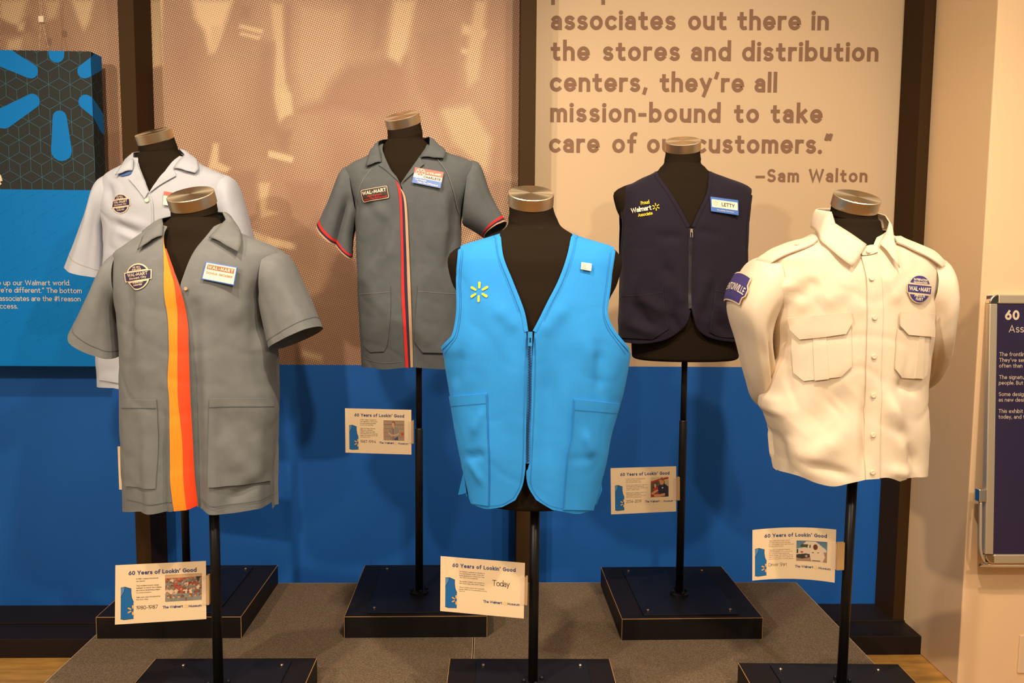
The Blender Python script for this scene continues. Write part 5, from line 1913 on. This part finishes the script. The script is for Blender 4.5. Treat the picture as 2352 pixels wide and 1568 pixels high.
def arm_fn(x, y, l=0):
    t = float(np.interp(ref + x - .042, cum, tt))
    kx = min(max((1.72 - y / .075) * 9, 0), len(ARM) - 1.001)
    k0 = int(kx); f = kx - k0
    c, a, b = (ARM[k0][i].lerp(ARM[k0 + 1][i], f) for i in range(3))
    ct, st = math.cos(t), math.sin(t)
    p = c + a * math.copysign(abs(ct) ** .9, ct) + b * math.copysign(abs(st) ** .9, st)
    return p + (p - c).normalized() * (.011 + l * .0002)


sh = [(-.075, -.026), (.030, -.026), (.034, -.012), (.042, -.006), (.042, .006), (.034, .012), (.030, .026), (-.075, .026)]
mb = MB()
for (q, l) in ((sh, 0),):
    fine = [(p.x, p.y) for p in crom([Vector(p) for p in q], .006, closed=True, corner=10)]
    shell(arm_fn, fine, mb, l)
p = mb.build('sleeve_patch', 'patch_cream', G, label='navy town name patch on the sleeve', thick=.002)
mb = MB()
fine = [(p_.x, p_.y) for p_ in crom([Vector((a * .97 - .001, b * .90)) for a, b in sh], .006, closed=True, corner=10)]
shell(arm_fn, fine, mb, 2)
q = mb.build('patch_field', 'fleet_navy', p)
text_on(arm_fn, [('BENTONVILLE', .034, -.006, .012, .098, 'r')], 'thread_white', 'lettering', p, .13)


# ================================================================ information cards
def person(x, y, s, shirt, skin=(.55, .3, .2), hair=(.06, .03, .02)):
    return [('e', x, y + .9 * s, .85 * s, 1.1 * s, shirt), ('e', x, y - .45 * s, .46 * s, .52 * s, hair), ('e', x, y - .30 * s, .38 * s, .46 * s, skin)]


def photo_mesh(fn, x0, y0, x1, y1, bg, shapes, parent, nx=72, ny=54):
    vs, fs, cols = [], [], []
    for j in range(ny + 1):
        for i in range(nx + 1):
            u, v = i / nx, j / ny
            vs.append(fn(x0 + (x1 - x0) * u, y0 + (y1 - y0) * v, 3))
            c = bg(u, v)
            for s in shapes:
                if s[0] == 'e':
                    _, cx, cy, rx, ry, col = s
                    if ((u - cx) / rx) ** 2 + ((v - cy) / ry) ** 2 < 1:
                        c = col
                elif s[0] == 'r':
                    _, a, b, c_, d, col = s
                    if a < u < c_ and b < v < d:
                        c = col
                else:
                    _, poly, col = s
                    ins = False
                    for m in range(len(poly)):
                        p, q = poly[m], poly[(m + 1) % len(poly)]
                        if (p[1] > v) != (q[1] > v) and u < (q[0] - p[0]) * (v - p[1]) / (q[1] - p[1]) + p[0]:
                            ins = not ins
                    if ins:
                        c = col
            cols.append((c[0] * .85, c[1] * .68, c[2] * .5, 1))
    for j in range(ny):
        for i in range(nx):
            a = j * (nx + 1) + i
            fs.append((a + nx + 1, a + nx + 2, a + 1, a))
    o = make('photograph', vs, fs, 'photo_print', parent)
    at = o.data.color_attributes.new('print', 'FLOAT_COLOR', 'POINT')
    at.data.foreach_set('color', [c for q in cols for c in q])
    return o


random.seed(5)


def ph_crowd():
    sh = [('r', 0, 0, 1, .12, (.7, .55, .4)), ('r', 0, .12, 1, .2, (.5, .15, .06)), ('r', .84, .1, .99, .34, (.05, .06, .07))]
    for row, (y, s) in enumerate(((.18, .06), (.30, .065), (.43, .072), (.57, .08), (.72, .088), (.86, .095))):
        n = 9 - row // 2
        for i in range(n):
            sk = random.choice([(.6, .33, .22), (.62, .36, .25), (.28, .1, .06), (.66, .42, .3)])
            st = random.choice([(.22, .3, .34), (.25, .32, .36), (.2, .27, .3), (.75, .7, .62), (.45, .12, .1)]) if row < 4 else random.choice([(.22, .3, .34), (.26, .33, .37)])
            sh += person((i + .5 + random.uniform(-.3, .3)) / n, y + random.uniform(-.02, .02), s, st, sk, random.choice([(.05, .02, .02), (.2, .07, .03), (.03, .02, .02)]))
    return (lambda u, v: (.3, .1, .05)), sh


def ph_shelves():
    def bg(u, v):
        b = ((v * 5) % 1) < .12
        c = .5 + .5 * math.sin(u * 90) * math.sin(u * 37 + int(v * 5) * 2)
        return (.25, .2, .17) if b else (.35 + .15 * c, .30 + .1 * c, .26 + .08 * c)
    return bg, [('r', .86, .6, .97, .75, (.55, .1, .06)), ('e', .5, .62, .24, .34, (.30, .33, .38)), ('r', .33, .5, .70, 1, (.30, .33, .38)), ('p', [(.52, .9), (.7, .8), (.7, 1), (.52, 1)], (.06, .11, .28)),
                ('r', .44, .32, .475, 1, (.45, .08, .07)), ('p', [(.22, .55), (.36, .70), (.58, .72), (.58, .78), (.38, .80), (.24, .68)], (.66, .48, .36)), ('p', [(.74, .6), (.62, .68), (.44, .73), (.46, .79), (.66, .76), (.76, .68)], (.66, .48, .36)),
                ('p', [(.42, .3), (.54, .3), (.48, .42)], (.66, .48, .36)), ('e', .47, .17, .085, .12, (.08, .05, .04)), ('e', .46, .20, .07, .11, (.66, .42, .32))]


def ph_car():
    return (lambda u, v: (.75, .66, .5) if v < .2 else (.12, .11, .09)), [('p', [(0, .22), (.5, .08), (1, .0), (1, .1), (.5, .17), (0, .3)], (.42, .05, .04)), ('r', .78, .15, 1, .5, (.55, .52, .42)),
            ('p', [(0, .8), (1, .7), (1, 1), (0, 1)], (.38, .05, .03)), ('e', .26, .48, .11, .2, (.05, .03, .02)), ('e', .25, .43, .07, .1, (.68, .4, .28)), ('p', [(.16, .55), (.4, .5), (.42, .62), (.2, .8), (.1, .8)], (.55, .06, .05)),
            ('p', [(.42, .45), (.6, .36), (.8, .35), (1, .5), (1, 1), (.5, 1), (.4, .7)], (.022, .03, .085)), ('p', [(0, .80), (.36, .62), (.44, .68), (.1, .88)], (.72, .42, .27)), ('p', [(.15, .87), (.5, .86), (.8, .82), (.8, .95), (.4, 1), (.2, .98)], (.70, .38, .2)),
            ('e', .62, .20, .13, .2, (.68, .36, .2)), ('p', [(.5, .12), (.62, .02), (.74, .1), (.74, .2)], (.30, .13, .06)), ('e', .66, .55, .04, .04, (.7, .8, .9))]


def ph_truck():
    return (lambda u, v: (.10 + .12 * v, .24 + .2 * v, .48 + .1 * v) if v < .55 else (.42, .32, .24)), [('p', [(.2, .2), (.32, .03), (.62, .02), (.98, .4), (.98, .5), (.6, .55), (.2, .5)], (.80, .78, .74)),
            ('p', [(0, .4), (.12, .36), (.5, .36), (.5, .75), (.3, .8), (0, .75)], (.78, .76, .72)), ('p', [(.11, .3), (.16, .18), (.38, .17), (.37, .34)], (.06, .09, .06)), ('r', .0, .42, .06, .62, (.06, .07, .08)),
            ('p', [(0, .68), (.3, .62), (.5, .66), (.48, .78), (.2, .88), (0, .84)], (.05, .05, .05)), ('e', .33, .75, .07, .1, (.06, .05, .05)), ('e', .33, .75, .04, .055, (.5, .45, .42)), ('r', .42, .2, .47, .34, (.05, .05, .05)), ('e', .18, .56, .05, .05, (.55, .12, .08)),
            ('p', [(.46, .5), (.55, .42), (.72, .42), (.88, .5), (.94, .75), (.86, 1), (.5, 1), (.44, .7)], (.86, .80, .74)), ('r', .52, .93, .78, .97, (.03, .03, .03)), ('e', .62, .29, .075, .14, (.16, .05, .03)), ('r', .51, .55, .57, .58, (.03, .05, .14)), ('e', .71, .55, .03, .03, (.2, .3, .36))]


PARA = {
    'crowd': ['In 1980, Walmart introduced', 'new smocks.', None, 'They included a burnt orange', 'highlight to match the striping', 'decorative detail being added', 'to store interiors.', None, 'Male vests were introduced for', 'the first time.'],
    'shelf': ['In 1987, Walmart changed the', 'color highlights of the smocks', 'from burnt orange and amber', 'to red, white and blue.', None, 'While “Our People Make the', 'Difference” had been a', 'company slogan since 1980,', '1987 marked the first time the', 'slogan was used as part of the', 'associate outfit.'],
    'today': ['As Walmart continues to develop in', 'the omnichannel world, stores are', 'being updated to a fresh new look.', 'The vest is no exception.', None, 'The modern Walmart vest returns to', 'the classic blue and yellow theme.', None, 'These stylish covers are currently', 'being rolled out to associates across', 'the U.S.'],
    'car': ['In 2014, Walmart reintroduced the', 'vest after a period of a', 'polo and khaki dress code.', None, 'The new vest consisted of a dark blue', 'mesh fabric with “Proud Walmart', 'Associate” on the front. The back had', 'a yellow Walmart spark.', None, 'Reflecting the company’s efforts to', 'embrace and widely support', 'sustainability, the new vests were', 'made with recycled plastic.'],
    'truck': ['They come with long or short', 'sleeves, and can even be blue,', 'but are usually white and they are', 'always well-pressed.', None, 'The most recognizable Walmart', 'uniform outside of a store is on', 'the move on roads across the', 'United States. The Walmart driver', 'shirt is a proudly worn symbol of', 'one of the safest trucking fleets.'],
    None: []}


def card(px4, yl, yr, label, key, year, photo=None, photo_box=None, holder=True, bow=0.0, stand_name=None, faint=False, year_box=None, pole=None, du=0.0):
    tl, tr, br, bl = px4
    q = [onY(*tl, yl), onY(*tr, yr), onY(*br, yr), onY(*bl, yl)]
    W_ = ((q[1] - q[0]).length + (q[2] - q[3]).length) / 2
    H_ = ((q[0] - q[3]).length + (q[1] - q[2]).length) / 2
    U = ((q[1] - q[0]) + (q[2] - q[3])).normalized()
    n = U.cross(Vector((0, 0, 1))).normalized()
    if n.y > 0:
        n = -n
    n.z = 0

    def fn(x, y, l=0):
        u = x / W_; v = y / H_
        e = 1 - (2 * u - 1) ** 2
        p = (q[3].lerp(q[2], u)).lerp(q[0].lerp(q[1], u), v)
        return p + n * (.0003 + l * .00008 - bow * e) + Vector((0, 0, 0))
    t = thing('information_card', sum(q, Vector()) / 4, label, 'card', 'exhibit information cards')
    N = 18
    vs = []
    for side in (0, 1):
        for j in range(3):
            for i in range(N + 1):
                vs.append(fn(W_ * i / N, H_ * j / 2, -2) - n * (.0012 * side))
    fs = []
    M_ = 3 * (N + 1)
    for j in range(2):
        for i in range(N):
            a = j * (N + 1) + i
            fs.append((a, a + 1, a + N + 2, a + N + 1))
            fs.append((M_ + a + N + 1, M_ + a + N + 2, M_ + a + 1, M_ + a))
    for i in range(N):
        fs.append((i + 1, i, M_ + i, M_ + i + 1))
        b = 2 * (N + 1) + i
        fs.append((b, b + 1, M_ + b + 1, M_ + b))
    for j in range(2):
        a = j * (N + 1)
        fs.append((a, a + N + 1, M_ + a + N + 1, M_ + a))
        a += N
        fs.append((a + N + 1, a, M_ + a, M_ + a + N + 1))
    make('card_sheet', vs, fs, 'card_stock', t)
    P = lambda u, v: (u * W_, (1 - v) * H_)
    F4 = lambda a, b, l: fn(a, b, 4 + l * .3)

    def tx(nm, items, m, w):
        mb = MB()
        for (s, u, v, h, wid, al) in items:
            x, y = P(u, v)
            put_text(mb, s, F4, x, y, h * H_, w, wid * W_ if wid else None, al, seg=6)
        mb.build(nm, m, t)
    tx('title_lettering', [('60 Years of Lookin’ Good', .143, .175, .070, .75, 'l')], 'ink_navy', .165)
    mb = MB()
    pitch = .039 if len(PARA[key]) <= 10 or key == 'shelf' else .0332 if key == 'car' else .0355
    v = .255
    for s in PARA[key]:
        if s:
            x, y = P(.228 + du, v)
            put_text(mb, s, F4, x, y, min(.021, pitch * .55) * H_, .10, .0088 * len(s) * W_, 'l', seg=4)
            v += pitch
        else:
            v += pitch
    if mb.v:
        mb.build('paragraph_lettering', 'ink_brown' if faint else 'ink_black', t)
    if year:
        u, v, h, wid = year_box or (.228, .766, .064, .235)
        tx('year_lettering', [(year, u, v, h, wid, 'l')], 'ink_brown' if faint else 'ink_black', .07)
    tx('museum_lettering', [('The Walmart', .515, .775, .048, .225, 'l'), ('Museum', .802, .778, .045, .145, 'l')], 'ink_navy', .135)
    mb = MB(); x, y = P(.771, .757); spark_petals(mb, F4, x, y, .040 * H_, .40, .09, .12); mb.build('emblem', 'ink_pale_yellow', t)
    # little vest picture
    def R(pts):
        return [P(.061 + du + .138 * a, .37 + .555 * b) for a, b in pts]
    mb = MB(); shell(fn, R([(0, .02), (.33, 0), (.8, .06), (.8, .2), (.86, .35), (1, .47), (1, .98), (.25, 1), (0, .97)]), mb, 2)
    pic = mb.build('vest_picture', 'print_blue', t, label='printed picture of half a blue vest')
    mb = MB(); shell(fn, R([(0, .03), (.33, .01), (.27, .13), (0, .31)]), mb, 4); mb.build('vest_lining', 'print_pale_blue', pic)
    mb = MB()
    for ln in ([(0, .02), (.33, 0), (.27, .13), (.0, .31)], [(.33, 0), (.8, .06)], [(.8, .06), (.8, .2), (.86, .35), (1, .47)], [(1, .98), (.25, 1), (0, .97)]):
        stroke_mesh(mb, [(R(ln), False)], .009 * W_ * .5, lambda a, b, l: fn(a, b, 6))
    mb.build('vest_outline', 'print_dark', pic)
    mb = MB()
    cx, cy = P(.197 + du, .37 + .555 * .72)
    spark_petals(mb, lambda a, b, l: fn(a, b, 7), cx - .006 * W_, cy, .085 * H_, .42, .12, .14, which=[0, 1, 2, 3])
    mb.build('vest_emblem', 'ink_orange', pic)
    if photo:
        bg, sh = photo
        u0, v0, u1, v1 = photo_box
        a = P(u0, v0); b = P(u1, v1)
        photo_mesh(fn, a[0], a[1], b[0], b[1], bg, [s for s in sh], t)
    if holder:
        # clear plastic jaw and tan strip that grip the card at its right edge
        mb = MB()
        a0 = [fn(W_ * .955, H_ * .26, 12), fn(W_ * 1.012, H_ * .26, 12), fn(W_ * 1.012, H_ * .75, 12), fn(W_ * .955, H_ * .75, 12)]
        mb.add(a0 + [p + n * .0015 for p in a0], [(3, 2, 1, 0), (4, 5, 6, 7), (0, 1, 5, 4), (1, 2, 6, 5), (2, 3, 7, 6), (3, 0, 4, 7)])
        c = mb.build('card_clip', 'clear_plastic', t, label='clear plastic clip')
        mb = MB()
        e0 = fn(W_ * 1.012, H_ * .25, 0); e1 = fn(W_ * 1.012, H_ * .76, 0)
        gap = max(.005, min(.03, (pole - e0.x - .004) if pole else .012))
        vs = []
        for e in (e0, e1):
            for (dx, dy) in ((0, -.004), (gap, -.002), (gap, .008), (0, .006)):
                vs.append(e + Vector((dx, dy, 0)))
        mb.add(vs, [(3, 2, 1, 0), (4, 5, 6, 7), (0, 1, 5, 4), (1, 2, 6, 5), (2, 3, 7, 6), (3, 0, 4, 7)])
        mb.build('clip_strip', 'holder_tan', c)
    return t


def yy(hl, hr, yr):
    return yr * hr / hl


card([(265, 1298), (473, 1288), (474, 1421), (264, 1434)], yy(136, 133, 2.07), 2.07, 'information card with crowd photo clipped to the front left pole', 'crowd', '1980-1987', ph_crowd(), (.545, .205, .95, .66), pole=onY(486, 1350, 2.09).x)
card([(792.5, 937.4), (944.7, 941), (945, 1043.7), (793.6, 1039)], yy(101.7, 102.7, 2.70), 2.70, 'information card with photo of a man before shelves on back middle pole', 'shelf', '1987-1994', ph_shelves(), (.582, .247, .895, .690), pole=onY(953, 990, 2.72).x)
card([(1012, 1277), (1205.8, 1292.5), (1203, 1420), (1011, 1402.6)], yy(125.6, 127.5, 2.07), 2.07, 'information card reading Today clipped to the blue vest stand pole', 'today', 'Today', year_box=(.62, .455, .105, .205), pole=onY(1214, 1350, 2.09).x)
card([(1402.4, 1075), (1553, 1070.6), (1553, 1174), (1403.7, 1181)], yy(105.8, 103.4, 2.69), 2.69, 'information card with photo of two people at a red car', 'car', '2014-2019', ph_car(), (.605, .225, .88, .66), pole=onY(1562, 1110, 2.71).x)
card([(1728.4, 1217), (1920.7, 1216), (1917, 1337.8), (1728, 1333)], yy(116.5, 121.5, 2.06), 2.06, 'curved information card with photo of a driver and white truck', 'truck', 'Driver Shirt', ph_truck(), (.53, .25, .90, .645), bow=.022, faint=True, du=-.03, year_box=(.195, .745, .066, .225), pole=onY(1934, 1280, 2.08).x)
card([(270, 1025), (422, 1022), (423, 1126), (274, 1124)], yy(99, 103, 2.71), 2.71, 'information card half hidden behind the orange striped smock', None, None, pole=onY(432, 1070, 2.73).x)

# ================================================================ notice board frame on the pillar
YB = YF - .024
TILT = math.radians(-4.2)                         # its foot stands off the pillar
BL = Vector((onY(2310, 690, YB).x, YB, onY(2300, 676, YB).z))
RB = Matrix.Rotation(TILT, 3, 'X')
NB = RB @ Vector((0, -1, 0))


def on_board(px, py, off=0.0):
    """a pixel on the tilted board, in the board's upright coordinates"""
    p = onP(px, py, BL - NB * off, NB)
    return BL + RB.inverted() @ (p - BL)


sp = thing('notice_board', BL, 'silver framed dark notice board with rounded corners at right edge', 'notice board')
bx0 = on_board(2268, 985).x; bz1 = BL.z; bz0 = on_board(2300, 1294).z
bx1 = bx0 + .62
fx = on_board(2287, 985).x - bx0
fz = bz1 - on_board(2300, 697).z
MB().box((bx0 + .004, YB + .006, bz0 + .004), (bx1 - .004, YF, bz1 - .004)).build('board_face', 'sign_face', sp)
rc = fx * 1.05
MB().box((bx0, YB, bz0 + rc), (bx0 + fx, YF, bz1 - rc)).build('frame_bar', 'satin_aluminium', sp, bevel=.004)
MB().box((bx1 - fx, YB, bz0 + rc), (bx1, YF, bz1 - rc)).build('frame_bar', 'satin_aluminium', sp, bevel=.004)
MB().box((bx0 + rc, YB, bz1 - fz), (bx1 - rc, YF, bz1)).build('frame_bar', 'satin_aluminium', sp, bevel=.004)
MB().box((bx0 + rc, YB, bz0), (bx1 - rc, YF, bz0 + fz)).build('frame_bar', 'satin_aluminium', sp, bevel=.004)
for cx, cz, a0 in ((bx0 + rc, bz1 - rc, 90), (bx0 + rc, bz0 + rc, 180), (bx1 - rc, bz1 - rc, 0), (bx1 - rc, bz0 + rc, 270)):
    mb = MB()
    n = 10
    ri = .002
    vs = []
    for y in (YB - .002, YF):
        for i in range(n + 1):
            t = math.radians(a0 + 90 * i / n)
            for r in (ri, rc):
                vs.append((cx + r * math.cos(t), y, cz + r * math.sin(t)))
    k2 = 2 * (n + 1)
    fs = []
    for i in range(n):
        a = 2 * i
        fs.append((a, a + 1, a + 3, a + 2)); fs.append((k2 + a + 2, k2 + a + 3, k2 + a + 1, k2 + a))
        fs.append((a + 1, k2 + a + 1, k2 + a + 3, a + 3)); fs.append((a + 2, k2 + a + 2, k2 + a, a))
    mb.add(vs, fs)
    o = mb.build('corner_piece', 'chrome', sp, bevel=.003, label='chrome rounded corner')
tb = [on_board(2252, 1150, .012), on_board(2251.5, 1200, .012), on_board(2251, 1250, .012), on_board(2253, 1270, .012), on_board(2259, 1285, .012), on_board(2268, 1294, .012), on_board(2280, 1298.5, .012)]
tb.append(Vector((bx1, tb[-1].y, tb[-1].z)))
MB().tube(crom(tb, .012), .0058, 14).build('bottom_rail', 'satin_aluminium', sp, smooth=True)
a = on_board(2247, 1152); b = on_board(2266, 1123)
MB().box((a.x, YB - .004, a.z), (b.x, YF, b.z)).build('rail_clip', 'chrome', sp, bevel=.004)


def board_text(nm, items, m='panel_cream'):
    mb = MB()
    for (s, px, py, hpx, w, kind, wid) in items:
        P0 = on_board(px, py, .006)
        put_text(mb, s, plane_fn(P0, Vector((1, 0, 0)), Vector((0, 0, 1)), Vector((0, -1, 0)), .0006), 0, 0, hpx * YB / 1900, w, wid, kind=kind, seg=8)
    mb.build(nm, m, sp)


board_text('title_lettering', [('60 Years', 2308, 734.5, 23, .19, 'cap', None)])
board_text('subtitle_lettering', [('Associate', 2317, 763, 17.5, .075, 'cap', None)])
board_text('paragraph_lettering', [(s, x, y, 6.4, .09, 'x', None) for s, x, y in (
    ('The frontline', 2295, 817.5), ('They’ve served', 2294.6, 830.7), ('often than not', 2294.4, 843.8), ('The signature', 2294.2, 870), ('people. But', 2294, 883),
    ('Some designs', 2293.6, 909), ('as new designs', 2293.4, 922), ('This exhibit is', 2293, 948), ('today, and to', 2293, 961))])
sp.rotation_euler = (TILT, 0, 0)
# ---- wall plate low on the pillar
wl = onY(2338, 1500, YF).x; wz0 = onY(2338, 1544, YF).z; wz1 = onY(2338, 1457, YF).z
st = thing('switch_plate', Vector((wl + .04, YF, wz0)), 'cream wall plate low on the pale pillar', 'wall plate')
MB().box((wl, YF - .007, wz0), (wl + .08, YF, wz1)).build('plate', 'switch_plastic', st, bevel=.003)
MB().box((wl + .024, YF - .010, wz0 + .03), (wl + .056, YF - .006, wz1 - .03)).build('insert', 'switch_plastic', st, bevel=.002)
for z in (wz0 + .015, wz1 - .015):
    MB().tube([(wl + .04, YF - .006, z), (wl + .04, YF - .0085, z)], .003, 10).build('plate_screw', 'screw_steel', st)
